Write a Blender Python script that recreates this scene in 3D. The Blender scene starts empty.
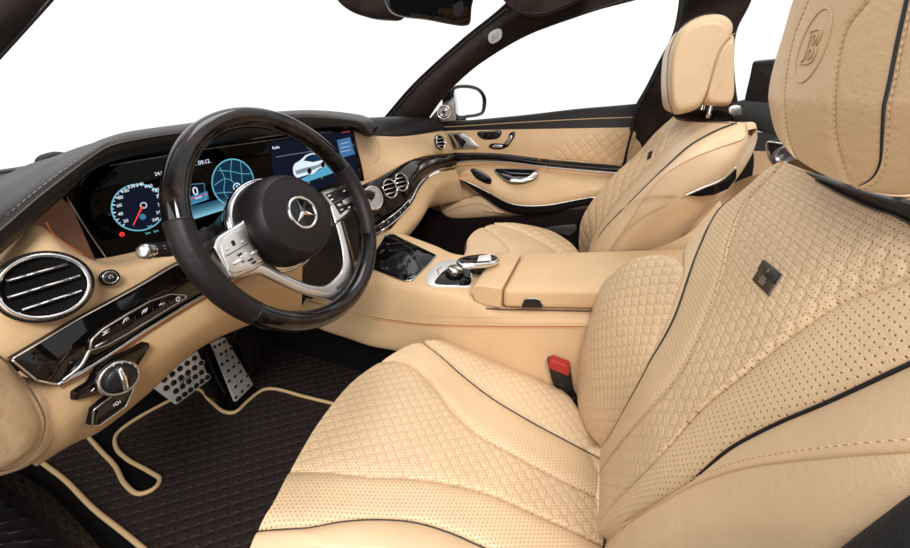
import bpy, bmesh, math, random
import numpy as np
from mathutils import Matrix, Vector
from mathutils.bvhtree import BVHTree

# ---------------------------------------------------------------- camera, light, exposure
# car axes: X to the passenger's side, Y to the front of the car, Z up, floor at 0 (metres)
SC = bpy.context.scene
CAM = np.array([-0.85229, -0.01212, 0.93955])
ROT = np.array([[0.363402, -0.93162, 0.004708], [0.338654, 0.136805, 0.930912], [0.867901, 0.336701, -0.365212]])
FPX, CX, CY = 373.22, 455.0, 233.8           # focal length and optical axis, in pixels of a 910 x 548 frame
cd = bpy.data.cameras.new('camera'); camo = bpy.data.objects.new('camera', cd)
SC.collection.objects.link(camo)
cd.sensor_width = 36.0; cd.lens = 36.0 * FPX / 910.0
cd.shift_y = -(274.0 - CY) / 910.0
cd.clip_start = 0.02; cd.clip_end = 100
_m = Matrix.Identity(4)
for _i in range(3):
    _m[_i][0] = ROT[0][_i]; _m[_i][1] = ROT[1][_i]; _m[_i][2] = -ROT[2][_i]; _m[_i][3] = CAM[_i]
camo.matrix_world = _m
SC.camera = camo

w = bpy.data.worlds.new('World'); SC.world = w; w.use_nodes = True
# a white studio backdrop in front of the car and above the bonnet, the darker studio behind the camera
_nt = w.node_tree; _tc = _nt.nodes.new('ShaderNodeTexCoord'); _dp = _nt.nodes.new('ShaderNodeVectorMath'); _dp.operation = 'DOT_PRODUCT'
_nt.links.new(_tc.outputs['Generated'], _dp.inputs[0]); _dp.inputs[1].default_value = (.93, .20, .30)
_mr = _nt.nodes.new('ShaderNodeMapRange'); _mr.interpolation_type = 'SMOOTHSTEP'; _nt.links.new(_dp.outputs['Value'], _mr.inputs[0])
_mr.inputs[1].default_value = -.25; _mr.inputs[2].default_value = .22; _mr.inputs[3].default_value = .11; _mr.inputs[4].default_value = .86
_nt.links.new(_mr.outputs[0], _nt.nodes['Background'].inputs[1])
_nt.nodes['Background'].inputs[0].default_value = (1.0, 1.0, 1.0, 1)

def area(name, loc, target, sx, sy, power, col=(1, 1, 1)):
    l = bpy.data.lights.new(name, 'AREA'); l.shape = 'RECTANGLE'; l.size = sx; l.size_y = sy
    l.energy = power; l.color = col
    o = bpy.data.objects.new(name, l); SC.collection.objects.link(o)
    o.location = loc
    o.rotation_euler = (Vector(target) - Vector(loc)).to_track_quat('-Z', 'Y').to_euler()
    return o
# two studio softboxes: one high over the open driver's door, one over the windscreen
area('softbox_key', (-1.6, -0.6, 2.2), (-0.1, 0.1, 0.4), .7, .6, 38, (1, .985, .96))
area('added_door_fill', (-2.0, .55, 1.15), (-.2, .7, .4), 1.5, 1.3, 15, (1, .99, .97))  # unseen fill, added to brighten the footwell and the wheel rim
area('softbox_top', (0.3, 0.9, 3.0), (0.0, 0.2, 0.5), 1.2, 1.2, 17, (1, .99, .97))
SC.view_settings.view_transform = 'Standard'
SC.view_settings.look = 'None'
SC.view_settings.exposure = 0.40
SC.view_settings.gamma = 1.0
SC.cycles.max_bounces = 8
SC.cycles.use_denoising = True
SC.cycles.sample_clamp_indirect = 6

# ---------------------------------------------------------------- survey helpers
def ray(px, py):
    return np.array([(px - CX) / FPX, (CY - py) / FPX, 1.0]) @ ROT
def P(px, py, X=None, Y=None, Z=None, d=None):
    """a point seen at that place of the photograph, standing at the given X, Y, Z or distance"""
    r = ray(px, py)
    t = (X - CAM[0]) / r[0] if X is not None else (Y - CAM[1]) / r[1] if Y is not None else (Z - CAM[2]) / r[2] if Z is not None else d
    return CAM + r * t
def PX(pts, **k): return [P(a, b, **k) for a, b in pts]
A = np.array
def unit(v): v = np.asarray(v, float); return v / np.linalg.norm(v)

class Guide:
    """a gently curved surface: plane O,U,V with a height h(u,v) along N"""
    def __init__(s, O, U, V, h=None):
        s.O = A(O, float); s.U = unit(U); V = A(V, float); V = V - s.U * (V @ s.U); s.V = unit(V)
        s.N = np.cross(s.U, s.V)
        if s.N @ (CAM - s.O) < 0: s.N = -s.N
        s.h = h or (lambda u, v: 0 * u)
    def uv(s, px, py):
        r = ray(px, py)
        t0 = ((s.O - CAM) @ s.N) / (r @ s.N)
        if t0 <= 0 or t0 > 3: t0 = 1.5
        t = np.linspace(.12, max(t0 * 1.7, .5), 1500)
        p = CAM + t[:, None] * r - s.O
        u = p @ s.U; v = p @ s.V; g = p @ s.N - s.h(u, v)
        k = np.where((g[:-1] > 0) & (g[1:] <= 0))[0]
        if len(k):
            k = k[0]; f = g[k] / (g[k] - g[k + 1])
            return np.array([u[k] + f * (u[k + 1] - u[k]), v[k] + f * (v[k + 1] - v[k])])
        k = np.argmin(np.abs(g)); return np.array([u[k], v[k]])
    def UV(s, pts): return np.array([s.uv(a, b) for a, b in pts])
    def at(s, uv, off=0.0):
        uv = np.atleast_2d(uv); u, v = uv[:, 0], uv[:, 1]
        return s.O + u[:, None] * s.U + v[:, None] * s.V + (s.h(u, v) + off)[:, None] * s.N
    def px(s, pts, off=0.0): return s.at(s.UV(pts), off)

def rs(pts, n, closed=False, sharp=False):
    """n evenly spaced points of a smooth (or straight) curve through pts"""
    p = np.asarray(pts, float)
    if closed: p = np.vstack([p, p[:1]])
    if not sharp and len(p) > 2:
        if closed: q = np.vstack([p[-2], p, p[1]])
        else: q = np.vstack([2 * p[0] - p[1], p, 2 * p[-1] - p[-2]])
        out = []
        for i in range(len(p) - 1):
            a, b, c, d = q[i:i + 4]
            ta, tb, tc = [max(np.linalg.norm(y - x), 1e-7) ** .5 for x, y in ((a, b), (b, c), (c, d))]
            m1 = (b - a) / ta - (c - a) / (ta + tb) + (c - b) / tb
            m2 = (c - b) / tb - (d - b) / (tb + tc) + (d - c) / tc
            m1 *= tb; m2 *= tb
            s = np.linspace(0, 1, 13)[:-1, None]
            out.append((2*s**3 - 3*s**2 + 1)*b + (s**3 - 2*s**2 + s)*m1 + (-2*s**3 + 3*s**2)*c + (s**3 - s**2)*m2)
        p = np.vstack(out + [p[-1:]])
    L = np.concatenate([[0], np.cumsum(np.linalg.norm(np.diff(p, axis=0), axis=1))])
    t = np.linspace(0, L[-1], n + 1)[:-1] if closed else np.linspace(0, L[-1], n)
    return np.stack([np.interp(t, L, p[:, k]) for k in range(p.shape[1])], 1)

# ---------------------------------------------------------------- objects
ROOTS = {}
def rootloc(o):
    while o.parent: o = o.parent
    return A(o.location)
def meta(o, label=None, cat=None, group=None, kind=None):
    if label: o['label'] = label
    if cat: o['category'] = cat
    if group: o['group'] = group
    if kind: o['kind'] = kind
    return o
def thing(name, label, cat, loc=(0, 0, 0), group=None):
    o = bpy.data.objects.new(name, None); SC.collection.objects.link(o); o.location = [float(x) for x in loc]
    o.empty_display_size = .02
    return meta(o, label, cat, group, 'thing')
class MB:
    """collects faces into one mesh"""
    def __init__(s): s.v = []; s.f = []; s.uv = []; s.mi = []; s.n = 0
    def add(s, v, f, uv=None, mi=0):
        v = np.asarray(v, float); s.v.append(v)
        s.uv.append(np.zeros((len(v), 2)) if uv is None else np.asarray(uv, float))
        s.f += [[i + s.n for i in q] for q in f]; s.mi += [mi] * len(f); s.n += len(v)
        return s
    def build(s, name, mats, parent=None, smooth=True, angle=None, label=None, fix=True):
        v = np.vstack(s.v); uv = np.vstack(s.uv)
        if parent is not None: v = v - rootloc(parent)
        me = bpy.data.meshes.new(name)
        me.from_pydata(v.tolist(), [], s.f)
        l = me.uv_layers.new(name='UVMap')
        idx = np.zeros(len(me.loops), int); me.loops.foreach_get('vertex_index', idx)
        l.data.foreach_set('uv', uv[idx].ravel())
        for m in (mats if isinstance(mats, (list, tuple)) else [mats]): me.materials.append(m)
        me.polygons.foreach_set('material_index', s.mi)
        if smooth: me.polygons.foreach_set('use_smooth', [True] * len(me.polygons))
        if fix:
            bm = bmesh.new(); bm.from_mesh(me)
            bmesh.ops.recalc_face_normals(bm, faces=bm.faces)
            bm.to_mesh(me); bm.free()
        if smooth and angle: me.set_sharp_from_angle(angle=math.radians(angle))
        me.update()
        o = bpy.data.objects.new(name, me); SC.collection.objects.link(o)
        if parent is not None: o.parent = parent
        if label: o['label'] = label
        return o

def gridfaces(nu, nv, cu=False, cv=False, off=0):
    f = []
    for j in range(nv if cv else nv - 1):
        for i in range(nu if cu else nu - 1):
            a = j * nu + i; b = j * nu + (i + 1) % nu; c = ((j + 1) % nv) * nu + (i + 1) % nu; d = ((j + 1) % nv) * nu + i
            f.append([a, b, c, d])
    return f
def guv(G):
    """UVs in metres for a grid (nv, nu, 3)"""
    du = np.linalg.norm(np.diff(G, axis=1), axis=2).mean(0); dv = np.linalg.norm(np.diff(G, axis=0), axis=2).mean(1)
    u = np.concatenate([[0], np.cumsum(du)]); v = np.concatenate([[0], np.cumsum(dv)])
    return np.stack(np.meshgrid(u, v), 2).reshape(-1, 2)
def loft(rows, nu=60, nv=40, closed=False, sharp=False, rsharp=False, mb=None, mi=0):
    """a smooth skin through open (or closed) curves"""
    R_ = np.stack([rs(r, nu, closed, rsharp) for r in rows])
    nr = len(rows)
    if nv is None or len(rows) == nv: G = R_
    elif sharp or nr == 2:
        t = np.linspace(0, nr - 1, nv); k = np.minimum(t.astype(int), nr - 2); f = (t - k)[:, None, None]
        G = R_[k] * (1 - f) + R_[k + 1] * f
    else:
        q = np.concatenate([2 * R_[:1] - R_[1:2], R_, 2 * R_[-1:] - R_[-2:-1]])
        step = np.linalg.norm(np.diff(q, axis=0), axis=2).mean(1) + 1e-6
        L = np.concatenate([[0], np.cumsum(step[1:-1])]); t = np.linspace(0, L[-1], nv)
        k = np.clip(np.searchsorted(L, t, side='right') - 1, 0, nr - 2)
        s = ((t - L[k]) / step[k + 1])[:, None, None]
        a, b, c, d = q[k], q[k + 1], q[k + 2], q[k + 3]
        ta, tb, tc = (step[k] ** .5)[:, None, None], (step[k + 1] ** .5)[:, None, None], (step[k + 2] ** .5)[:, None, None]
        m1 = ((b - a) / ta - (c - a) / (ta + tb) + (c - b) / tb) * tb; m2 = ((c - b) / tb - (d - b) / (tb + tc) + (d - c) / tc) * tb
        G = (2*s**3 - 3*s**2 + 1)*b + (s**3 - 2*s**2 + s)*m1 + (-2*s**3 + 3*s**2)*c + (s**3 - s**2)*m2
    mb = mb or MB()
    mb.add(G.reshape(-1, 3), gridfaces(nu, len(G), closed), guv(G), mi)
    return mb
def strip(g, curves, nu=90, nv=30, puff=0.0, edge=.25, off=0.0, mb=None, mi=0, ends=0.0):
    """an upholstery panel between seam curves given in a guide's (u,v); puffed up between them"""
    R_ = [rs(c, nu) for c in curves]
    m = MB(); m2 = loft([np.c_[r, np.zeros(len(r))] for r in R_], nu, nv)
    uv = m2.v[0][:, :2]
    s = np.repeat(np.linspace(0, 1, nv), nu); e = np.minimum(s, 1 - s) / edge
    prof = np.where(e < 1, np.sqrt(np.clip(1 - (1 - np.clip(e, 0, 1)) ** 2, 0, 1)), 1)
    if ends:
        q = np.tile(np.linspace(0, 1, nu), nv); e2 = np.minimum(q, 1 - q) / ends
        prof = prof * np.where(e2 < 1, np.sqrt(np.clip(1 - (1 - np.clip(e2, 0, 1)) ** 2, 0, 1)), 1)
    mb = mb or MB()
    mb.add(g.at(uv, off + puff * prof), gridfaces(nu, nv), uv, mi)
    return mb
def frames(p, closed):
    n = len(p)
    T = np.gradient(p, axis=0) if not closed else np.roll(p, -1, 0) - np.roll(p, 1, 0)
    T /= np.linalg.norm(T, axis=1)[:, None] + 1e-12
    a = A([0, 0, 1.]) if abs(T[0][2]) < .9 else A([1., 0, 0])
    x = unit(np.cross(T[0], a)); X = [x]
    for i in range(1, n):
        x = x - T[i] * (x @ T[i]); x = x / (np.linalg.norm(x) + 1e-12); X.append(x)
    X = np.array(X); return T, X, np.cross(T, X)
def tube(path, r, n=60, k=8, closed=False, mb=None, mi=0, flat=1.0, sharp=False, up=None, cap=True, rad=None):
    p = rs(path, n, closed, sharp) if n else np.asarray(path, float)
    T, X, Y = frames(p, closed)
    if up is not None:
        Y = np.tile(A(up, float), (len(p), 1)); Y -= T * (Y * T).sum(1)[:, None]; Y /= np.linalg.norm(Y, axis=1)[:, None]; X = np.cross(Y, T)
    th = np.linspace(0, 2 * np.pi, k, endpoint=False)
    rr = np.full(len(p), r) if rad is None else np.interp(np.linspace(0, 1, len(p)), np.linspace(0, 1, len(rad)), rad)
    G = p[:, None] + rr[:, None, None] * (np.cos(th)[None, :, None] * X[:, None] + flat * np.sin(th)[None, :, None] * Y[:, None])
    mb = mb or MB()
    f = gridfaces(k, len(p), True, closed)
    if cap and not closed: f += [list(range(k))[::-1], [(len(p) - 1) * k + i for i in range(k)]]
    mb.add(G.reshape(-1, 3), f, guv(np.concatenate([G, G[:, :1]], 1))[:0] if False else None, mi)
    return mb
def frame_of(pts, toward=None):
    p = np.asarray(pts, float); c = p.mean(0)
    _, _, vt = np.linalg.svd(p - c); n = vt[2]
    if (CAM - c if toward is None else A(toward, float)) @ n < 0: n = -n
    u = vt[0]; return c, u, np.cross(n, u), n
def inset(q, d):
    """move a closed 2d outline inwards by d"""
    a = 0.5 * np.sum(q[:, 0] * np.roll(q[:, 1], -1) - np.roll(q[:, 0], -1) * q[:, 1]); s = 1 if a > 0 else -1
    e = np.roll(q, -1, 0) - q; e /= np.linalg.norm(e, axis=1)[:, None] + 1e-12
    nn = np.c_[-e[:, 1], e[:, 0]] * s; m = nn + np.roll(nn, 1, 0)
    l = (m * nn).sum(1); m = m / np.maximum(l, .5)[:, None]
    return q + m * d
def plate(outline, t=.004, b=.001, n=0, smooth_outline=False, mb=None, mi=0, rise=0.0, toward=None, dome=0.0, mi_top=None, back=True):
    """a solid with a rounded rim from a (nearly flat) closed outline: its top lies `rise` above the outline, t thick"""
    p = np.asarray(outline, float)
    if n: p = rs(p, n, True, not smooth_outline)
    c, u, v, nn = frame_of(p, toward)
    q = np.c_[(p - c) @ u, (p - c) @ v]; z = (p - c) @ nn
    rings = []
    def ring(d, h): qq = inset(q, d) if d else q; rings.append(c + qq[:, :1] * u + qq[:, 1:] * v + (z + h)[:, None] * nn)
    ring(0, rise - t); ring(0, rise - b)
    if b > 0: ring(b * .3, rise - b * .3); ring(b, rise)
    m = len(p)
    if dome:
        for k in (.25, .5, .75):
            base = rings[3]; cc = base.mean(0); rings.append(cc + (base - cc) * (1 - k) + nn * dome * (1 - (1 - k) ** 2))
    V_ = np.vstack(rings); f = gridfaces(m, len(rings), True)
    mb = mb or MB()
    quv = np.tile(q, (len(rings), 1))
    mb.add(V_, f, quv, mi)
    top = [(len(rings) - 1) * m + i + mb.n - len(V_) for i in range(m)]
    mb.f.append(top); mb.mi.append(mi if mi_top is None else mi_top)
    if back: mb.f.append([i + mb.n - len(V_) for i in range(m)][::-1]); mb.mi.append(mi)
    return mb
def lathe(prof, O, N, U=None, n=48, mb=None, mi=0, sy=1.0, a0=0, a1=2 * math.pi):
    """revolve (r,z) about N; sy squashes the second axis"""
    N = unit(N); U = A([0, 0, 1.]) if U is None else A(U, float); U = unit(U - N * (U @ N)); V = np.cross(N, U)
    full = abs(a1 - a0 - 2 * math.pi) < 1e-6
    th = np.linspace(a0, a1, n, endpoint=not full)
    G = np.stack([A(O) + r * (np.cos(th)[:, None] * U + sy * np.sin(th)[:, None] * V) + z * N for r, z in prof])
    mb = mb or MB(); f = gridfaces(n, len(prof), full)
    mb.add(G.reshape(-1, 3), f, None, mi); return mb
def box(c, ax, mb=None, mi=0):
    """a box from its centre and three half-axis vectors"""
    c = A(c, float); x, y, z = [A(a, float) for a in ax]
    v = [c + i * x + j * y + k * z for k in (-1, 1) for j in (-1, 1) for i in (-1, 1)]
    mb = mb or MB(); mb.add(v, [[0, 2, 3, 1], [4, 5, 7, 6], [0, 1, 5, 4], [2, 6, 7, 3], [0, 4, 6, 2], [1, 3, 7, 5]], None, mi); return mb
def bolster(profile, D, r, n=80, mb=None, mi=0, k=7, p=2.0):
    """a cushion: closed side profile pushed along D with rounded ends"""
    q = rs(profile, n, True); c = q.mean(0); D = A(D, float); L = np.linalg.norm(D)
    rows = []
    for a in np.linspace(0, 1, k):
        s = 1 - (1 - a) ** p; sh = (1 - (1 - (1 - (1 - s) ** 2) ** .5)); rows.append((a * r / L, 1 - .16 * (1 - a) ** 2.2))
    full = [(0, .0005), (0, .45), (0, .75)] + rows; full = full + [(1 - t, s) for t, s in full[::-1]]
    G = np.stack([c + (q - c) * s + D * t for t, s in full])
    mb = mb or MB(); mb.add(G.reshape(-1, 3), gridfaces(n, len(full), True), None, mi); return mb
def stitches(path, name, mat, parent, pitch=.006, r=.0006, duty=.62, off=(0, 0, 0)):
    p = np.asarray(path, float); L = np.linalg.norm(np.diff(rs(p, 200), axis=0), axis=1).sum()
    n = max(2, int(L / pitch)); q = rs(p, n + 1) + A(off); mb = MB()
    for a, b in zip(q[:-1], q[1:]): tube([a, a + (b - a) * duty], r, 2, 5, mb=mb, sharp=True)
    return mb.build(name, mat, parent)
def on_surface(objs, pts, off=0.0):
    """where the sight lines of those places meet the given objects, lifted by off along the surface"""
    v, f, n = [], [], 0
    for o in (objs if isinstance(objs, (list, tuple)) else [objs]):
        w_ = rootloc(o) if o.parent else 0 * CAM
        v += [Vector(A(q.co) + w_) for q in o.data.vertices]; f += [[i + n for i in p.vertices] for p in o.data.polygons]; n = len(v)
    t = BVHTree.FromPolygons(v, f); out = []
    for x, y in pts:
        r = ray(x, y); h = t.ray_cast(Vector(CAM), Vector(r))
        if h[0] is None: out.append(None); continue
        q, m = A(h[0]), A(h[1]); m = m if m @ r < 0 else -m
        out.append(q + m * off)
    ok = [q for q in out if q is not None]
    dm = np.mean([(q - CAM) @ ROT[2] for q in ok])
    return A([P(x, y, d=dm) if q is None else q for q, (x, y) in zip(out, pts)])
def text(s, O, U, V, size, mat, parent, name='lettering', ext=.0002, align='CENTER'):
    cu = bpy.data.curves.new(name, 'FONT'); cu.body = s; cu.size = size; cu.align_x = align; cu.align_y = 'CENTER'; cu.extrude = ext
    cu.resolution_u = 3; cu.materials.append(mat)
    tmp = bpy.data.objects.new(name, cu); me = bpy.data.meshes.new_from_object(tmp); bpy.data.objects.remove(tmp); bpy.data.curves.remove(cu)
    o = bpy.data.objects.new(name, me); SC.collection.objects.link(o)
    U = unit(U); V = A(V, float); V = unit(V - U * (V @ U)); N = np.cross(U, V)
    m = Matrix.Identity(4)
    O = A(O, float) - (rootloc(parent) if parent is not None else 0)
    for i in range(3): m[i][0] = U[i]; m[i][1] = V[i]; m[i][2] = N[i]; m[i][3] = O[i]
    o.matrix_world = m
    if parent is not None: o.parent = parent; o.matrix_parent_inverse = Matrix.Identity(4)
    o.matrix_basis = m
    return o
# ---------------------------------------------------------------- materials
class X:
    """a value in a node tree, with arithmetic"""
    nt = None
    def __init__(s, k): s.k = k
    @staticmethod
    def op(o, *a):
        n = X.nt.nodes.new('ShaderNodeMath'); n.operation = o
        for i, q in enumerate(a):
            if isinstance(q, X): X.nt.links.new(q.k, n.inputs[i])
            else: n.inputs[i].default_value = float(q)
        return X(n.outputs[0])
    def __add__(s, o): return X.op('ADD', s, o)
    __radd__ = __add__
    def __sub__(s, o): return X.op('SUBTRACT', s, o)
    def __rsub__(s, o): return X.op('SUBTRACT', o, s)
    def __mul__(s, o): return X.op('MULTIPLY', s, o)
    __rmul__ = __mul__
    def __truediv__(s, o): return X.op('DIVIDE', s, o)
    def __pow__(s, o): return X.op('POWER', s, o)
    def fract(s): return X.op('FRACT', s)
    def floor(s): return X.op('FLOOR', s)
    def abs(s): return X.op('ABSOLUTE', s)
    def sqrt(s): return X.op('SQRT', s)
    def min(s, o): return X.op('MINIMUM', s, o)
    def max(s, o): return X.op('MAXIMUM', s, o)
    def lt(s, o): return X.op('LESS_THAN', s, o)
    def step(s, lo, hi):
        n = X.nt.nodes.new('ShaderNodeMapRange'); n.interpolation_type = 'SMOOTHSTEP'
        X.nt.links.new(s.k, n.inputs[0]); n.inputs[1].default_value = lo; n.inputs[2].default_value = hi
        return X(n.outputs[0])
def newmat(name):
    m = bpy.data.materials.new(name); m.use_nodes = True; nt = m.node_tree; X.nt = nt
    b = nt.nodes['Principled BSDF']; return m, nt, b
def uvxy(nt, rot=0.0):
    n = nt.nodes.new('ShaderNodeUVMap'); n.uv_map = 'UVMap'; s = nt.nodes.new('ShaderNodeSeparateXYZ')
    nt.links.new(n.outputs[0], s.inputs[0]); x, y = X(s.outputs[0]), X(s.outputs[1])
    if rot:
        c, q = math.cos(rot), math.sin(rot); x, y = x * c + y * q, y * c - x * q
    return x, y
def mixcol(nt, fac, a, b):
    n = nt.nodes.new('ShaderNodeMix'); n.data_type = 'RGBA'
    nt.links.new(fac.k, n.inputs[0])
    for i, q in ((6, a), (7, b)):
        if hasattr(q, 'is_linked'): nt.links.new(q, n.inputs[i])
        else: n.inputs[i].default_value = (*q, 1)
    return n.outputs[2]
def simple(name, col, rough=.5, metal=0.0, coat=0.0, spec=.5, grain=0.0, gscale=600, emit=None, es=1.0, var=0.0, aniso=0.0):
    m, nt, b = newmat(name)
    b.inputs['Base Color'].default_value = (*col, 1); b.inputs['Roughness'].default_value = rough
    b.inputs['Metallic'].default_value = metal; b.inputs['Coat Weight'].default_value = coat; b.inputs['Coat Roughness'].default_value = .03
    b.inputs['Specular IOR Level'].default_value = spec
    if aniso: b.inputs['Anisotropic'].default_value = aniso
    if emit: b.inputs['Emission Color'].default_value = (*emit, 1); b.inputs['Emission Strength'].default_value = es
    tc = nt.nodes.new('ShaderNodeTexCoord')
    if var:
        no = nt.nodes.new('ShaderNodeTexNoise'); no.inputs['Scale'].default_value = 14; no.inputs['Detail'].default_value = 6
        nt.links.new(tc.outputs['Object'], no.inputs['Vector'])
        nt.links.new(mixcol(nt, X(no.outputs[0]).step(.3, .7), [c * (1 - var) for c in col], [min(1, c * (1 + var)) for c in col]), b.inputs['Base Color'])
    if grain:
        no = nt.nodes.new('ShaderNodeTexNoise'); no.inputs['Scale'].default_value = gscale; no.inputs['Detail'].default_value = 3
        nt.links.new(tc.outputs['Object'], no.inputs['Vector'])
        bp = nt.nodes.new('ShaderNodeBump'); bp.inputs['Strength'].default_value = grain; bp.inputs['Distance'].default_value = .001
        nt.links.new(no.outputs[0], bp.inputs['Height']); nt.links.new(bp.outputs[0], b.inputs['Normal'])
    return m
def scallop(x, y, p, q):
    """overlapping scales: 1 in the middle of each, 0 in the stitched groove"""
    a = x / p; c = y / q
    j = c.floor(); odd = (j * .5).fract() * 2.0        # 0 or 1
    fu = (a + odd * .5).fract() - .5; fv = c.fract()
    d1 = (fu * fu + fv * fv * .25).sqrt()
    fu2 = (a + odd * .5 + .5).fract() - .5; fv2 = fv - 1.0
    d2 = (fu2 * fu2 + fv2 * fv2 * .25).sqrt()
    R0 = .5
    inside = d1.lt(R0)
    h1 = 1.0 - (d1 / R0).step(.45, 1.0)
    h2 = (1.0 - (d2 / R0).step(.45, 1.0)) * (d1 / R0).step(1.0, 1.22)
    return inside * h1 + (1.0 - inside) * h2, inside
def leather(name, col, pattern=None, pitch=(.02, .02), perf=0.0, pdia=.0012, rough=.40, rot=0.0, depth=1.0, fine=1.0, sheen=.05, var=.05, gs=620, spec=.38):
    """grained leather; pattern None / 'diamond' / 'scale', and perforation of a given pitch"""
    m, nt, b = newmat(name)
    tc = nt.nodes.new('ShaderNodeTexCoord')
    no = nt.nodes.new('ShaderNodeTexNoise'); no.inputs['Scale'].default_value = 9; no.inputs['Detail'].default_value = 5
    vo = nt.nodes.new('ShaderNodeTexVoronoi'); vo.inputs['Scale'].default_value = gs; vo.feature = 'F1'
    n2 = nt.nodes.new('ShaderNodeTexNoise'); n2.inputs['Scale'].default_value = 160; n2.inputs['Detail'].default_value = 4
    n3 = nt.nodes.new('ShaderNodeTexNoise'); n3.inputs['Scale'].default_value = 26; n3.inputs['Detail'].default_value = 4; n3.inputs['Distortion'].default_value = 1.5
    for q in (no, vo, n2, n3): nt.links.new(tc.outputs['Object'], q.inputs['Vector'])
    h = X(vo.outputs['Distance']) * .10 * fine + X(n2.outputs[0]) * .30 * fine + X(n3.outputs[0]) * .45 * fine
    base = mixcol(nt, X(no.outputs[0]).step(.3, .7), [c * (1 - var) for c in col], [min(1, c * (1 + var * .6)) for c in col])
    if pattern:
        x, y = uvxy(nt, rot)
        if pattern == 'diamond':
            s1 = ((x / pitch[0] + y / pitch[1]).fract() - .5).abs() * 2; s2 = ((x / pitch[0] - y / pitch[1]).fract() - .5).abs() * 2
            pf = (1.0 - s1 ** 3.5) * (1.0 - s2 ** 3.5)
        else: pf, _ = scallop(x, y, *pitch)
        h = h + pf * 2.2 * depth
        groove = 1.0 - pf.step(0.0, .16)
        base = mixcol(nt, groove * .35, base, [c * .62 for c in col])
    if perf:
        x, y = uvxy(nt)
        a = x / perf; c = y / perf
        odd = (c.floor() * .5).fract() * 2
        fu = ((a + odd * .5).fract() - .5) * perf; fv = (c.fract() - .5) * perf
        dd = (fu * fu + fv * fv).sqrt()
        hole = 1.0 - dd.step(pdia * .35, pdia * .75)
        base = mixcol(nt, hole, base, (col[0] * .13, col[1] * .09, col[2] * .06))
        h = h - (1.0 - dd.step(pdia * .3, pdia * 1.3)) * .8
    nt.links.new(base, b.inputs['Base Color'])
    b.inputs['Roughness'].default_value = rough; b.inputs['Specular IOR Level'].default_value = spec
    b.inputs['Sheen Weight'].default_value = sheen; b.inputs['Sheen Roughness'].default_value = .4
    bp = nt.nodes.new('ShaderNodeBump'); bp.inputs['Strength'].default_value = .75; bp.inputs['Distance'].default_value = .0016
    nt.links.new(h.k, bp.inputs['Height']); nt.links.new(bp.outputs[0], b.inputs['Normal'])
    return m
TANC = (.62, .413, .228)
TAN2 = (.645, .455, .276)
tan = leather('tan_leather', TANC)
tan_seat = leather('tan_seat_leather', TAN2)
tan_perf = leather('tan_perforated_leather', TAN2, perf=.0062, pdia=.0010)
tan_perf_big = leather('tan_perforated_back_leather', TAN2, perf=.0060, pdia=.0010)
tan_quilt = leather('tan_quilted_leather', TAN2, 'scale', (.022, .0135), perf=.0055, pdia=.0008, depth=.36)
tan_quilt_side = leather('tan_quilted_bolster_leather', TAN2, 'scale', (.020, .0125), perf=.0046, pdia=.00065, depth=.32)
tan_diamond = leather('tan_diamond_leather', TANC, 'diamond', (.046, .046), depth=.7)
brown = leather('dark_brown_leather', (.010, .0068, .0068), rough=.46, spec=.26, sheen=.0, var=.15)
hood_m = leather('dark_hood_leather', (.014, .0115, .0115), rough=.44, spec=.27, sheen=.0, var=.12)
mat_m = leather('dark_quilted_mat', (.021, .012, .010), 'scale', (.034, .020), rough=.68, depth=.9, sheen=.0, fine=.6)
sill_m = leather('dark_quilted_sill', (.015, .011, .013), 'diamond', (.05, .05), rough=.45, depth=.8, sheen=.0)
alc = simple('brown_suede', (.028, .019, .016), .9, spec=.15, grain=.5, gscale=900, var=.25)
carpet_m = simple('black_carpet', (.006, .005, .005), .95, spec=.1, grain=1.0, gscale=700)
lacq = simple('black_lacquer', (.004, .0035, .0035), .05, spec=.35)
satin = simple('satin_black_plastic', (.009, .0085, .009), .40, spec=.35)
matte = simple('matt_black_plastic', (.011, .0105, .011), .6, grain=.3)
chrome = simple('chrome', (.82, .82, .83), .12, 1.0)
alu = simple('brushed_aluminium', (.60, .59, .575), .28, 1.0, grain=.12, gscale=1400)
alu_d = simple('pedal_steel', (.86, .85, .83), .5, .6, grain=.15, gscale=300)
rubber = simple('black_rubber', (.008, .008, .008), .7)
pip_b = simple('black_piping', (.010, .008, .010), .45)
pip_t = simple('tan_piping', (.60, .41, .21), .55, grain=.3)
thread = simple('tan_thread', (.70, .50, .29), .6)
thread_d = simple('grey_thread', (.20, .17, .15), .6)
thread_s = simple('seat_thread', (.55, .36, .19), .6)
amber = simple('amber_light_strip', (.5, .2, .1), .4, emit=(1.0, .22, .07), es=.07)
red_m = simple('red_button_plastic', (.36, .018, .018), .38)
white_i = simple('printed_white', (.75, .75, .75), .5)
mirror_m = simple('mirror_glass', (.95, .95, .95), .01, 1.0)
mirror_d = simple('dimmed_mirror_glass', (.035, .033, .035), .02, 1.0)
def lit(name, c, s): return simple(name, (.0, .0, .0), .6, spec=0, emit=c, es=s)
s_cyan = lit('screen_cyan', (.16, .50, .62), .72); s_blue = lit('screen_blue', (.05, .22, .40), .7); s_dblue = lit('screen_deep_blue', (.008, .035, .07), .7); s_glow = [lit('screen_glow', (.03 + .10 * k, .16 + .22 * k, .26 + .28 * k), .8) for k in (0, .33, .66, 1)]
s_white = lit('screen_white', (.80, .9, 1), .75); s_red = lit('screen_red', (.85, .05, .05), .9); s_grey = lit('screen_grey', (.3, .36, .42), .6)
s_navy = lit('screen_navy', (.006, .008, .018), .9)
screen_m = simple('screen_glass', (.0015, .0015, .002), .04, spec=.09)
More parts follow.
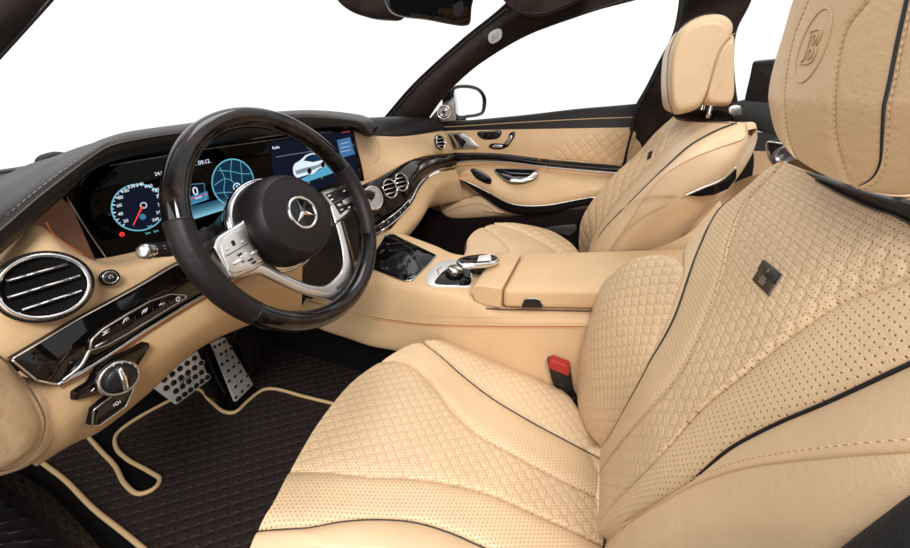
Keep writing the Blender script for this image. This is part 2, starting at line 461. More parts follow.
def wood():
    m, nt, b = newmat('dark_poplar_lacquer')
    tc = nt.nodes.new('ShaderNodeTexCoord'); wv = nt.nodes.new('ShaderNodeTexNoise'); wv.inputs['Scale'].default_value = 22; wv.inputs['Detail'].default_value = 8; wv.inputs['Distortion'].default_value = 2.5
    nt.links.new(tc.outputs['Object'], wv.inputs['Vector'])
    nt.links.new(mixcol(nt, X(wv.outputs[0]).step(.45, .7), (.003, .0025, .0025), (.020, .010, .007)), b.inputs['Base Color'])
    b.inputs['Roughness'].default_value = .09; b.inputs['Specular IOR Level'].default_value = .45
    return m
wood_m = wood()
def glass():
    m, nt, b = newmat('window_glass')
    g = nt.nodes.new('ShaderNodeBsdfGlossy'); g.inputs['Roughness'].default_value = 0
    t = nt.nodes.new('ShaderNodeBsdfTransparent'); t.inputs[0].default_value = (.97, .98, .97, 1)
    mx = nt.nodes.new('ShaderNodeMixShader'); fr = nt.nodes.new('ShaderNodeFresnel'); fr.inputs[0].default_value = 1.3
    nt.links.new(fr.outputs[0], mx.inputs[0]); nt.links.new(t.outputs[0], mx.inputs[1]); nt.links.new(g.outputs[0], mx.inputs[2])
    nt.links.new(mx.outputs[0], nt.nodes['Material Output'].inputs[0]); return m
glass_m = glass()
# ---------------------------------------------------------------- floor and shell of the car
def sm(x): x = np.clip(x, 0, 1); return x * x * (3 - 2 * x)
Gf = Guide((-.4, .6, 0), (1, 0, 0), (0, 1, 0))
def sheet(name, pts, mats, parent=None, z=0.0, t=.012, n=120):
    p = rs(PX(pts, Z=z), n, True); q = p[:, :2]
    mb = MB(); mb.add(p, [list(range(n))], q); b = p - [0, 0, t]
    mb.add(np.vstack([p, b]), [[i, (i + 1) % n, n + (i + 1) % n, n + i] for i in range(n)], np.vstack([q, q]))
    return mb.build(name, mats, parent, smooth=False)
o = MB().add([(-.85, -1.2, -.012), (.85, -1.2, -.012), (.85, 1.7, -.012), (-.85, 1.7, -.012)], [[0, 1, 2, 3]]).build('floor', carpet_m); meta(o, 'black carpet floor of the car', None, None, 'structure')
o = MB().add([(-.85, 1.5, -.012), (.85, 1.5, -.012), (.85, 1.15, .62), (-.85, 1.15, .62)], [[0, 1, 2, 3]]).build('footwell_wall', carpet_m); meta(o, 'black carpeted footwell wall', None, None, 'structure')

o = MB().add([(.13, .92, -.012), (.80, .92, -.012), (.80, .80, .66), (.13, .80, .66)], [[0, 1, 2, 3]]).build('footwell_wall', carpet_m); meta(o, 'black carpeted wall of the passenger footwell', None, None, 'structure')
o = MB()
box((.05, .90, .16), ((.045, 0, 0), (0, .45, 0), (0, 0, .17)), o); o = o.build('footwell_tunnel', carpet_m, smooth=False); meta(o, 'black carpeted tunnel under the dashboard', None, None, 'structure')
# floor mat with tan piping
fm = thing('floor_mat', 'dark brown quilted floor mat edged in tan piping in the driver footwell', 'floor mat', P(200, 470, Z=0))
sheet('quilted_mat', [(44, 464), (65, 480), (94, 509), (123, 532), (146, 551), (200, 600), (300, 640), (420, 640), (440, 560), (430, 430), (350, 408), (306, 397), (273, 388.7), (262.6, 390), (248, 401), (235.6, 412), (225, 412), (210.6, 401), (196, 389), (165, 403), (131.5, 422), (117, 434), (116, 447), (127, 459), (150, 472), (160, 480), (154.5, 488.5), (140, 494), (125, 484), (115, 466), (88, 436), (66, 440)], mat_m, fm, .002, .01, 260)
l1 = [(20, 446), (44, 464), (65, 480), (94, 509), (123, 532), (146, 551), (200, 600)]
l2 = [(74, 420), (88, 436.5), (100, 450), (115, 466), (125, 484), (140, 494), (154.5, 488.5), (160, 480), (150, 472), (127, 459), (116, 447), (117, 434), (131.5, 422), (165, 403), (196, 389), (210.6, 401), (225, 412), (235.6, 412), (248, 401), (262.6, 390), (273, 388.7), (306, 397), (339.6, 405), (400, 418)]
for l in (l1, l2): tube(PX(l, Z=.006), .0055, 160, 8).build('piping', pip_t, fm)
tm = thing('tunnel_mat', 'dark quilted carpet panel rising beside the tan centre console', 'carpet panel', P(310, 370, Z=0))
sheet('quilted_panel', [(273, 386), (306, 394), (339.6, 402), (420, 420), (470, 430), (470, 350), (400, 335), (330, 315), (240, 315), (225, 335), (236, 340), (254, 384), (262, 388)], mat_m, tm, .004, .01, 140)
# sill at the driver's door
st = thing('door_sill', 'black quilted leather sill at the foot of the driver door opening', 'door sill', P(20, 520, Z=.12))
loft([PX([(-60, 430), (0, 462), (45, 490), (85, 530), (110, 560), (140, 600)], Z=.055), PX([(-80, 470), (-10, 500), (30, 530), (60, 560), (80, 610)], Z=.12), PX([(-120, 500), (-60, 540), (-20, 570), (0, 620)], Z=.14)], 60, 24).build('quilted_cover', leather('sill_leather', (.012, .009, .011), 'scale', (.05, .03), rough=.42, depth=1.0, sheen=0), st)

# ---------------------------------------------------------------- pedals
def pedal(name, label, q, Y, holes, rows, arm):
    r = thing(name, label, 'pedal', P(*q[3], Y=Y))
    c = [P(*a, Y=Y + dy) for a, dy in zip(q, (0, 0, -.03, -.03))]
    pl = plate(rs(c, 60, True, True), .008, .002).build('pad', alu_d, r, angle=40)
    U, V = c[1] - c[0], c[3] - c[0]; W = c[2] - c[3]
    n = unit(np.cross(U, V)); n = n if n @ (CAM - c[0]) > 0 else -n
    m1, m2 = MB(), MB()
    for i in range(holes):
        for j in range(rows):
            a = (i + .5 + (.25 if j % 2 else -.25)) / holes; b = (j + .5) / rows
            if not .05 < a < .97: continue
            p = c[0] * (1-a)*(1-b) + c[1]*a*(1-b) + c[2]*a*b + c[3]*(1-a)*b
            s = min(np.linalg.norm(U) / holes, np.linalg.norm(V) / rows)
            lathe([(0, .0032), (s * .24, .0032), (s * .30, .0022), (s * .34, .0008)], p, n, U, 14, mb=m1)
            lathe([(s * .34, .0006), (s * .39, .0010), (s * .44, .0004)], p, n, U, 14, mb=m2)
    o = m1.build('rubber_stud', rubber, r)
    m2.build('stud_rim', alu_d, r)
    tube([P(*arm[0], Y=Y + .01), P(*arm[1], Y=Y + .06)], .010, 8, 8).build('arm', matte, r)
    return r, c, n
r, c, n = pedal('brake_pedal', 'wide perforated steel brake pedal with black rubber studs', [(150, 384.5), (198, 351), (210, 380), (177, 405)], .96, 6, 4, ((180, 370), (235, 300)))
text('010', (c[0] + c[1] + c[2] + c[3]) / 4 + n * .004, c[1] - c[0], c[0] - c[3], .018, rubber, r, 'stamped_mark')
r, c, n = pedal('accelerator_pedal', 'tall narrow perforated steel accelerator pedal right of the brake', [(211.5, 343), (225, 336.6), (254, 384.5), (235.6, 403)], .98, 3, 7, ((225, 360), (250, 300)))
e = (c[0] + c[1]) / 2 * .72 + (c[2] + c[3]) / 2 * .28 + n * .004; text('B', e, c[1] - c[0], c[0] - c[3], .014, rubber, r, 'stamped_mark')
r = thing('pedal_bracket', 'black plastic bracket between the two steel pedals', 'bracket', P(225, 390, Y=1.0))
plate(rs(PX([(198, 352), (211, 344), (236, 400), (228, 408), (212, 398)], Y=1.0), 40, True, True), .03, .004).build('bracket_body', satin, r, angle=40)
tube(PX([(206, 352), (214, 372), (226, 395)], Y=.985), .004, 20).build('rib', matte, r)

# ---------------------------------------------------------------- pillars, roof, mirrors
def slab(rows, back, nu=50, nv=20):
    """a trim skin with a real thickness: visible rows, then the same edge pushed back"""
    R_ = [A(q) for q in rows]
    return loft(R_ + [R_[-1] + A(back), R_[0] + A(back)], nu, nv)
ap = thing('windscreen_pillar', 'dark brown suede pillar between windscreen and passenger window', 'pillar', P(410, 118, X=.74))
L = [(380, 128, .74), (389, 117.7, .73), (417, 86, .70), (469.5, 39, .64), (507, 9.3, .60), (530, -12, .58)]
M = [(405, 125, .70), (413, 115, .69), (432, 90, .665), (470, 55, .62), (516, 20, .575), (552, -4, .55)]
Rr = [(424, 128, .76), (428, 119, .755), (443.3, 97, .745), (469.5, 71, .70), (495.6, 52.3, .66), (529, 33.6, .62), (574, 16.8, .58), (625, 0, .55)]
Rr2 = [(424, 128, .76), (428, 119, .755), (443.3, 97, .745), (469.5, 71, .70), (495.6, 52.3, .66), (529, 33.6, .62), (552, 24, .60)]
p3 = lambda l: A([P(a, b, X=x) for a, b, x in l])
slab([p3(L), p3(M), p3(Rr2)], (.06, .05, .01), 60, 26).build('pillar_trim', alc, ap)
tube(p3(L) + [0, -.003, .002], .005, 60, 8).build('windscreen_seal', satin, ap)
tube(p3(Rr) + [-.004, 0, 0], .004, 60, 8).build('window_seal', rubber, ap)
tg = [P(a, b, X=.572) for a, b in ((489, 33.5), (498, 28.5), (501.5, 30), (501, 38), (492, 43.5), (488.5, 41))]
plate(rs(tg, 30, True), .004, .001).build('airbag_tag', simple('grey_tag', (.42, .41, .40), .5), ap)
for k in range(3):
    a = P(491.5, 36 + k * 2.2, X=.5695); b = P(498.5, 32 + k * 2.4, X=.5695); tube([a, b], .0007, 2, 5).build('tag_marking', simple('tag_print', (.22, .2, .2), .6), ap)
rl = thing('roof_lining', 'dark brown suede roof lining above the passenger window', 'roof lining', P(580, 10, X=.56))
a = [P(x, y, X=X_) for x, y, X_ in ((505, -12, .585), (507, 9, .59), (516, 22, .60), (524, 33.6, .622))]
b = [P(x, y, X=X_) for x, y, X_ in ((560, -14, .56), (574, 0, .56), (574, 8, .57), (574, 16.6, .578))]
c = [P(x, y, X=X_) for x, y, X_ in ((650, -20, .54), (655, -16, .54), (658, -12, .545), (662, -7, .55))]
d = [P(x, y, X=X_) for x, y, X_ in ((760, -70, .53), (764, -60, .53), (768, -50, .54), (772, -38, .55))]
slab([a, b, c, d], (.05, .0, .05), 24, 50).build('lining_panel', alc, rl)
tube([P(507, 9, X=.586), P(516, 22, X=.596), P(524, 33.6, X=.618)], .0022, 12, 6).build('seam', pip_b, rl)
sv = thing('sun_visor', 'brown suede sun visor folded up at the top of the windscreen', 'sun visor', P(540, 5, X=.45))
plate(rs([P(x, y, X=.46) for x, y in ((490, -22), (505, 2), (518, 12.5), (540, 15), (556, 10), (574, 2), (600, -20))], 60, True), .02, .006).build('visor_panel', alc, sv)
tube(rs([P(x, y, X=.452) for x, y in ((500, -8), (506, 1), (518, 11), (540, 13), (556, 8), (572, 1))], 40), .001, 40, 5).build('seam', pip_b, sv)
lp = thing('driver_side_pillar', 'dark brown windscreen pillar crossing the top left corner', 'pillar', P(0, 30, d=.45))
Lp = [A([P(x, y, d=dd) for x, y, dd in q]) for q in (((140, -95, .55), (62, -14, .50), (50, 0, .5), (0, 55, .46), (-25, 82, .44), (-110, 175, .42)), ((80, -120, .52), (10, -30, .46), (0, 10, .44), (-30, 40, .42), (-60, 70, .40), (-150, 165, .40)), ((20, -150, .5), (-60, -40, .44), (-60, 0, .42), (-80, 30, .4), (-100, 60, .4), (-190, 155, .39)))]
slab(Lp, (-.05, .04, .02), 30, 16).build('pillar_trim', alc, lp)
tube(Lp[0], .003, 20, 6).build('windscreen_seal', satin, lp)

rm = thing('interior_mirror', 'black rear view mirror hanging at the top of the windscreen', 'mirror', P(435, -8, X=.02))
mo = [P(x, y, X=X_) for x, y, X_ in ((384, -16, -.04), (386.5, 2, -.04), (394, 12.5, -.03), (430, 19, .02), (466, 25, .07), (470, 24, .072), (472, 8, .072), (474, -16, .072))]
plate(rs(mo, 80, True), .028, .004).build('housing', satin, rm)
cc = A(mo).mean(0); mg = [cc + (A(q) - cc) * .955 + unit(CAM - cc) * .0022 for q in mo]
plate(rs(mg, 80, True), .002, .0005).build('glass', mirror_d, rm)
lathe([(0, .02), (.012, .018), (.016, 0), (.016, -.05)], P(420, -30, X=.08), (0, -.3, -1)).build('stalk', satin, rm)
sc = thing('sensor_cover', 'brown suede sensor cover beside the rear view mirror', 'sensor cover', P(362, 2, X=.1))
plate(rs([P(x, y, X=.1) for x, y in ((322, -22), (334, 0), (345, 9), (358, 14.5), (376, 16.8), (390, 16), (396, 8), (400, -22))], 60, True), .06, .02).build('cover_shell', alc, sc)
lathe([(0, .006), (.006, .005), (.009, 0)], P(391, 7, X=.07), (-1, -.4, -.2)).build('sensor_eye', lacq, sc)

PY_ = lambda l, y: PX(l, Y=y)
bo = thing('bonnet_edge', 'black bonnet edge beyond the left end of the dashboard', 'bonnet', P(20, 175, Y=1.2))
plate(rs(PY_([(-60, 190), (-20, 177.5), (0, 171.5), (29, 167.3), (60, 161.5), (75, 158), (80, 172), (-60, 215)], 1.2), 60, True, True), .03, .004).build('edge_panel', satin, bo, angle=40)
plate(rs(PY_([(42, 163), (45, 157.5), (52, 154.3), (64, 152.2), (68, 154), (66, 162)], 1.15), 40, True), .03, .004).build('edge_cap', matte, bo, angle=40)
# ---------------------------------------------------------------- dashboard
db = thing('dashboard', 'tan leather dashboard with dark hood, lacquer trim and round air vents', 'dashboard', (0, .7, .4))
def PY(l): return A([P(a, b, Y=y) for a, b, y in l])
def yline(l, ys):
    """pixel places with Y interpolated along the list"""
    l = A(l, float); y = np.interp(l[:, 0], ys[0], ys[1]); return A([P(a, b, Y=q) for (a, b), q in zip(l, y)])
H0 = yline([(-60, 310), (-40, 288), (0, 251), (36, 217), (55, 200), (73, 180), (90, 170), (106, 163.5), (130, 157), (164, 152), (200, 146), (268, 136), (330, 127), (352, 127), (364, 136)], ([-60, 60, 110, 340, 364], [.60, .635, .645, .645, .645]))
H1 = yline([(-60, 278), (-40, 262), (0, 231), (36, 200), (73, 171), (92, 157), (109, 147), (146, 138.5), (179, 133.5), (220, 126), (268, 120), (305, 117.5), (340, 119.5), (362, 124), (371, 134)], ([-60, 60, 340, 371], [.555, .59, .60, .62]))
H0, H1 = rs(H0, 80), rs(H1, 80); H01 = (H0 + H1) / 2 + [0, -.012, -.004]
H2 = yline([(-60, 222), (-40, 208), (0, 182), (29, 168.5), (42, 161.5), (66, 154), (91, 144.5), (109, 139), (146, 133.2), (179, 129), (250, 117.5), (305, 113), (345, 115), (366, 119.5), (376, 128)], ([-60, 60, 376], [.78, .80, .82]))
H2 = rs(H2, 80); H15 = (H1 + H2) / 2 + [0, -.01, .012]
hood = loft([H0, H01, H1, H15, H2, H2 + [0, .09, -.02], H2 + [0, .25, -.10]], 140, 46).build('hood_cover', hood_m, db)
tube(H1 + [0, -.001, .0012], .0009, 160, 6).build('hood_seam', simple('hood_seam_leather', (.07, .06, .055), .5), db)
stitches(rs(H1, 200)[8:150] + [0, .008, .0045], 'hood_stitching', thread_d, db, .007, .0007)
# passenger side top cover
D0 = A([P(a, b, X=x) for a, b, x in ((358, 133.5, .22), (367, 134, .26), (400, 135.5, .48), (425, 133, .64), (444, 130, .73))])
D1 = A([P(a, b, X=x) for a, b, x in ((352, 124, .22), (366, 125.5, .30), (400, 124.5, .52), (425, 122.5, .66), (444, 121, .76))])
D2 = A([P(a, b, X=x) for a, b, x in ((350, 117, .30), (365, 117.5, .36), (395, 116.6, .56), (425, 117.6, .70), (446, 117, .80))])
loft([D0 + [0, .004, -.006], D0, D1, D2, D2 + [0, .2, -.06]], 60, 24).build('top_cover', hood_m, db)
box((-.29, .95, .66), ((.37, 0, 0), (0, .26, 0), (0, 0, .10))).build('inner_frame', matte, db, smooth=False)
box((.52, .93, .60), ((.20, 0, 0), (0, .20, 0), (0, 0, .10))).build('inner_frame', matte, db, smooth=False)
# tan upper body
T0 = yline([(-60, 322), (-20, 282), (10, 252), (38, 226), (55, 237), (84, 258), (106, 262), (142, 256), (175, 246), (240, 226), (300, 206), (362, 181)], ([-60, 60, 362], [.60, .625, .64]))
T1 = yline([(-60, 398), (-30, 382), (-5, 370), (13, 359.5), (40, 343), (73, 323), (110, 303), (146, 283), (175, 266), (240, 236), (300, 212), (382, 177)], ([-60, 20, 200, 382], [.525, .545, .585, .62]))
T0, T1 = rs(T0, 80), rs(T1, 80); Tm = (T0 + T1) / 2 + [0, -.014, .006]
loft([T0 + [0, .03, .0], T0, T0 * .8 + T1 * .2 + [0, -.008, .004], Tm, T1 * .85 + T0 * .15 + [0, -.006, .002], T1, T1 + [0, .03, -.01]], 150, 36).build('upper_body', tan, db)
# recess beside the cluster: red ambient glow painted into the tan leather's colour
rc = loft([PY([(30, 226, .63), (44, 206, .64), (58, 192, .655)]), PY([(54, 242, .63), (60, 225, .645), (66, 202, .657)]), PY([(98, 266, .64), (83, 232, .65), (67, 195, .6575)])], 20, 16).build('recess_wall', leather('recess_glow_leather', (.20, .085, .045)), db)
tube(PY([(46, 222, .622), (54, 235, .622), (84, 255, .626)]), .0008, 20, 6).build('ambient_strip', simple('recess_light', (.4, .14, .07), .5, emit=(1, .2, .06), es=.16), db)
# lacquer strip
L0 = yline([(12, 360), (40, 343), (73, 323), (110, 303), (146, 283), (175, 266), (240, 236), (300, 212)], ([0, 20, 200, 300], [.53, .535, .575, .60]))
L1 = yline([(56, 384), (73, 375), (91, 365), (120, 346.5), (146, 328.5), (200, 296), (245, 272), (300, 243)], ([0, 60, 200, 300], [.53, .53, .57, .595]))
Lm = (L0 + L1) / 2 + [0, -.006, .003]
E0 = PY([(12, 360, .53)])[0]; E1 = PY([(36, 380, .524)])[0]
loft([L0 + [0, .02, 0], L0, Lm, L1, L1 + [0, .02, 0]], 90, 22, sharp=True).build('lacquer_strip', lacq, db, angle=40)
plate([E0 + [0, -.001, 0], E1 + [0, -.002, 0], L1[0] + [0, -.001, 0], (L0[1] + L1[1]) / 2 + [0, -.0075, .003], L0[1] + [0, -.001, 0]], .006, .001).build('strip_end', lacq, db, angle=40)
tube([E0, E1 - [0, .001, 0], L1[0] - [0, .001, 0]], .0012, 20, 6, sharp=True).build('end_trim', chrome, db)
tube(L0 + [0, -.001, .001], .0012, 90, 6).build('upper_trim', alu, db)
tube(L1 + [0, -.002, -.001], .0028, 90, 8).build('lower_trim', alu, db)
tube(L1 + [0, -.001, -.0060], .0008, 90, 6).build('ambient_strip', amber, db)
# switch panel inside the strip
bp = A([P(a, b, Y=y) for a, b, y in ((87, 350.5, .5275), (89, 340, .5285), (100, 330, .532), (126, 314, .5415), (148, 301.5, .5515), (168, 294.5, .558), (182, 295.5, .562), (184, 298, .563), (160, 312.5, .556), (130, 331, .545), (104, 345.5, .5345))])
sp = plate(rs(bp, 70, True, True) + [0, -.006, .002], .006, .0015).build('switch_panel', lacq, db, angle=40)
tube(rs(bp, 90, True, True) + [0, -.0066, .0024], .0013, 90, 6, closed=True).build('panel_bezel', alu, sp)
tube(A([bp[0], P(78, 366, Y=.526), P(60, 381, Y=.528)]) + [0, -.006, .002], .002, 20, 8).build('bezel_tail', alu, sp)
for k, t in enumerate((.14, .34, .52, .70, .86)):
    x = 100 + 80 * (t - .08) / .8; yc = np.interp(x, [100, 128, 150, 176], [337, 320.5, 308.5, 299]); Yv = np.interp(x, [90, 184], [.520, .5535])
    q = P(x, yc, Y=Yv); U = unit(P(x + 8, yc - 4.9, Y=Yv + .003) - q); V = unit(P(x, yc - 6, Y=Yv) - q)
    m = MB(); s = .0042
    if k == 0: tube([q - U * s, q + U * s], .0006, 2, 5, mb=m); tube([q - U * s + V * s * .8, q + U * s + V * s * .8], .0006, 2, 5, mb=m); lathe([(0, 0), (s * .5, 0), (s * .5, -.0003)], q + V * s * .4, np.cross(U, V), mb=m)
    elif k == 1: tube([q - U * s, q - U * s * .4 + V * s, q + U * s * .6 + V * s, q + U * s], .0007, 0, 5, mb=m); tube([q + U * s * .2, q + U * s * .2 + V * s], .0006, 2, 5, mb=m)
    elif k == 2:
        for a in (-.7, 0, .7): tube([q + U * s * a - V * s * .5, q + U * s * (a + .5) + V * s * .7], .0006, 2, 5, mb=m)
    elif k == 3: tube([q - U * s, q - U * s * .2 + V * s * .5], .0006, 2, 5, mb=m); tube([q + U * s, q + U * s * .3 - V * s * .4, q], .0006, 0, 5, mb=m)
    else: lathe([(s * .5, 0), (s * .72, .0004), (s * .9, 0)], q, np.cross(U, V), mb=m)
    m.build('switch_symbol', white_i, sp)
    if k:
        x2 = x - 9; e = P(x2, np.interp(x2, [90, 184], [341, 297]), Y=np.interp(x2, [90, 184], [.5205, .5545])); tube([e - V * .005, e + V * .006], .0004, 2, 5).build('switch_gap', matte, sp)
q = P(101, 341.5, Y=.5195); tube([P(95, 347, Y=.519), P(108, 340, Y=.5215)], .0012, 2, 6).build('indicator_bar', alu, sp)
# knee panel
K0 = yline([(30, 384), (56, 388), (73, 378), (91, 368.5), (146, 332), (200, 299.5), (250, 273), (300, 247)], ([0, 56, 200, 300], [.535, .535, .575, .60]))
K1 = yline([(34, 425), (62, 424), (78, 412), (98, 396), (150, 360), (205, 322), (258, 296), (300, 275)], ([0, 56, 200, 300], [.53, .53, .57, .60]))
K2 = yline([(38, 466), (66, 448), (80, 441), (96, 434), (140, 401), (196, 351), (252, 324), (300, 312)], ([0, 56, 200, 300], [.545, .55, .60, .63]))
loft([K0 + [0, .02, .005], K0, K0 * .7 + K1 * .3 + [0, -.006, 0], K1 + [0, -.006, 0], K2, K2 + [0, .02, -.004], K2 + [0, .16, .05]], 100, 40).build('knee_panel', tan, db)
# end cap at the driver's door: two stepped tan mouldings
Ec = [P(a, b, Y=y) for a, b, y in ((-60, 372, .50), (-20, 352, .515), (6, 355, .525), (22, 368, .53), (36, 380.5, .53), (52, 387, .53), (62, 397, .53), (66, 414, .53), (62, 437, .53), (47, 459, .53), (30, 471, .528), (14, 477, .525), (-20, 478, .51), (-60, 470, .50))]
plate(rs(Ec, 120, True), .07, .014, dome=.004).build('end_cap', tan_seat, db)
Ei = [P(a, b, Y=y) for a, b, y in ((-60, 350, .485), (-20, 348, .498), (2, 358, .507), (20, 376, .513), (38, 401, .515), (46, 424, .515), (39, 448, .515), (24, 463, .512), (6, 471, .508), (-25, 468, .498), (-60, 455, .485))]
plate(rs(Ei, 100, True), .03, .012, dome=.006).build('end_cap_pad', tan_seat, db)

shut = simple('shut_line', (.16, .10, .055), .8)
tube(rs(Ei, 140, True) + [0, .002, -.0], .0009, 140, 6, closed=True).build('shut_line', shut, db)
def vent(px, py, Y, R, N, name='air_vent', sy=1.0, slats=3, tilt=0.0, X_=None, lab=None, lift=.016):
    c = P(px, py, Y=Y) if X_ is None else P(px, py, X=X_)
    N = unit(N); V = A([0, 0, 1.]); V = unit(V - N * (V @ N)); U = np.cross(V, N); c = c + N * lift
    v = lathe([(R * 1.06, -.004), (R * 1.06, .0012), (R * 1.02, .0022), (R * .99, .001)], c, N, V).build(name, lacq, db, label=lab)
    lathe([(R * .99, .000), (R * .965, .0052), (R * .93, .0068), (R * .87, .0052), (R * .83, -.001), (R * .80, -.010)], c, N, V).build('ring', chrome, v)
    lathe([(R * .83, -.0015), (R * .5, -.004), (0, -.005)], c, N, V).build('barrel', carpet_m, v)
    m1, m2 = MB(), MB()
    for k in range(slats):
        h = (k - (slats - 1) / 2) * 2 * R * .8 / (slats + .6); half = math.sqrt(max((R * .80) ** 2 - h * h, 0)) * .96
        d = U * math.cos(tilt) + V * math.sin(tilt); e = -U * math.sin(tilt) + V * math.cos(tilt)
        p = c + e * h
        box(p - N * .001, (d * half, e * R * .05, N * .004), mb=m1)
        tube([p - d * half + N * .0026, p + d * half + N * .0026], R * (.03 if R > .035 else .06), 2, 6, mb=m2)
    m1.build('slat', satin, v, smooth=False); m2.build('slat_edge', chrome, v)
    return v
vent(43.5, 287.5, .567, .0382, (-.18, -1, .42), tilt=.0, lab='large round air vent nearest the driver door')
# start button
c = P(110, 277.5, Y=.566); N = unit((0, -1, .35)); bt = lathe([(.0105, -.004), (.0105, .001), (.0095, .0022), (.0085, .0014)], c, N).build('start_button', lacq, db)
lathe([(.0085, .0012), (.0078, .0026), (.0072, .0012)], c, N).build('button_ring', chrome, bt)
lathe([(.0070, .0010), (.005, .0022), (0, .0026)], c, N).build('button_cap', satin, bt)
text('G', c + N * .0028, (1, 0, 0), (0, 0, 1), .008, white_i, bt, 'button_symbol')
# light switch: diamond plate with a rotary knob
lq = [P(a, b, Y=y) for a, b, y in ((78, 401.5, .517), (79.5, 394, .517), (96, 384, .519), (104, 370, .521), (118, 360, .524), (136, 352, .529), (151.5, 343, .534), (152, 348, .534), (142, 364, .53), (133, 380, .527), (118, 392, .523), (100, 396, .52))]
lsw = plate(rs(A(lq) + [0, .004, 0], 70, True, True), .012, .0015).build('light_switch', lacq, db, angle=40)
c = P(118.5, 378, Y=.517); N = unit((-.06, -1, .25))
lathe([(.0215, -.003), (.0215, .0035), (.0195, .005), (.0175, .0035)], c, N).build('knob_ring', alu, lsw)
lathe([(.0172, .001), (.0165, .008), (.014, .0105), (.008, .0115), (0, .0118)], c, N).build('knob', satin, lsw)
V = unit(A([.12, 0, 1.]) - N * (A([.12, 0, 1.]) @ N)); U = np.cross(V, N)
tube([c - V * .014 + N * .011, c + N * .014, c + V * .014 + N * .011], .0042, 12, 8, flat=.8).build('knob_grip', chrome, lsw)
m = MB()
for k in range(7):
    a = -1.0 + k * .45; q = c + .0185 * (math.cos(a) * U + math.sin(a) * V) + N * .0052; lathe([(0, .0004), (.0008, .0003), (.0008, 0)], q, N, n=8, mb=m)
q = P(91, 391.5, Y=.5155); tube([q, q + [.004, 0, .0015]], .0007, 2, 5, mb=m); m.build('switch_symbol', white_i, lsw)
pq = [P(a, b, Y=y) for a, b, y in ((94, 427, .523), (95.5, 411, .521), (106, 402.5, .522), (134, 383.5, .528), (136, 388, .528), (128, 407, .528), (101, 426.5, .524))]
pb = plate(rs(A(pq) + [0, .004, 0], 60, True, True), .012, .0018).build('parking_brake_switch', lacq, db, angle=40)
tube(rs([a + A([0, .0034, .0002]) for a in pq], 70, True, True), .0011, 70, 6, closed=True).build('switch_bezel', alu, pb)
q = P(117, 403.5, Y=.5250); N = unit((0, -1, .3)); m = MB(); lathe([(.0014, 0), (.0018, .0004), (.0022, 0)], q, N, mb=m)
for s in (-1, 1): tube([q + A([s * .0030, 0, -.002]), q + A([s * .0037, 0, 0]), q + A([s * .0030, 0, .002])], .0004, 8, 5, mb=m)
m.build('switch_symbol', white_i, pb)

# ---- display glass with its graphics, all on one plane
YS = .660
scr_o = [(66, 196), (76, 184), (90, 173), (109, 163.5), (140, 158.5), (200, 148), (268, 138), (330, 129.5), (353, 128), (358, 150), (362, 178.5), (330, 191), (240, 221), (170, 242), (107, 259.5), (86, 229)]
ds = plate(rs(PX(scr_o, Y=YS), 120, True, True), .012, .001).build('display_panel', screen_m, db, angle=40)
def S(px, py, e=.0006): return P(px, py, Y=YS - e)
tube([S(66, 196, .001), S(86, 228.5, .001), S(107, 259, .001)], .0010, 20, 6).build('glass_edge', alu, ds)
tube([S(109, 165.5, .001), S(164, 156.2, .001), S(200, 150, .001), S(268, 140.5, .001), S(330, 131.5, .001)], .0005, 20, 6).build('glass_edge', alu, ds)
def flat(name, pts, m, e=.0006, n=0, sh=True, par=None):
    q = A([S(a, b, e) for a, b in pts]) if np.asarray(pts).shape[1] == 2 else A(pts)
    if n: q = rs(q, n, True, sh)
    k = len(q); bk = q + [0, .0003, 0]
    return MB().add(np.vstack([q, bk]), [list(range(k)), list(range(k, 2 * k))[::-1]] + [[i, (i + 1) % k, k + (i + 1) % k, k + i] for i in range(k)]).build(name, m, par or ds, smooth=False)
def line(name, pts, r, m, e=.0007, n=0, closed=False):
    q = A([S(a, b, e) for a, b in pts]) if np.asarray(pts).shape[1] == 2 else A(pts)
    return tube(q, r, n or len(q), 4, closed, flat=.25, up=(0, -1, 0), sharp=True).build(name, m, ds)
def circ(c, r, n=48, a0=0, a1=6.2832, full=True):
    t = np.linspace(a0, a1, n, endpoint=not full); return c + r * np.stack([np.cos(t), 0 * t, np.sin(t)], 1)
# speedometer
c1 = S(139.5, 207.5); R1 = np.linalg.norm(S(111.5, 206.5) - c1)
flat('dial_face', circ(c1, R1 * 1.0) , s_navy)
line('dial_ring', circ(c1 + [0, -.0004, 0], R1, 60), .0011, s_cyan, closed=True)
m = MB()
for k in range(27):
    a = math.radians(215 - k * 250 / 26); d = A([math.cos(a), 0, math.sin(a)]); tube([c1 + d * R1 * (.93 if k % 2 else .89) + [0, -.0006, 0], c1 + d * R1 * .98 + [0, -.0006, 0]], .0005 if k % 2 else .0008, 2, 4, mb=m)
m.build('tick_marks', s_white, ds)
for k, (x, y) in enumerate(((125.8, 221), (120.5, 214), (119.3, 205.5), (120.5, 197.5), (125, 191), (131.5, 186.5), (140, 184.4), (149, 186), (155.5, 190), (159.5, 196), (161, 204), (159.5, 212), (155.5, 219.5))):
    text(str(20 * (k + 1)), S(x, y, .0014), (1, 0, 0), (0, 0, 1), R1 * .19, s_white, ds, 'dial_numeral')
a = math.radians(236); d = A([math.cos(a), 0, math.sin(a)])
tube([c1 + [.004, -.001, .001], c1 + d * R1 * .8 + [0, -.001, 0]], .001, 2, 5, rad=(.0014, .0007)).build('needle', s_red, ds)
line('needle_hub', circ(c1 + A([.006, -.0008, .002]), R1 * .12, 20), .0007, s_white, closed=True)
flat('range_icon', circ(c1 + A([0, -.0009, -R1 * .42]), R1 * .13, 12), s_blue)
line('warning_lamp', circ(S(122, 234.3, .001), .0028, 16), .0009, s_red, closed=True)
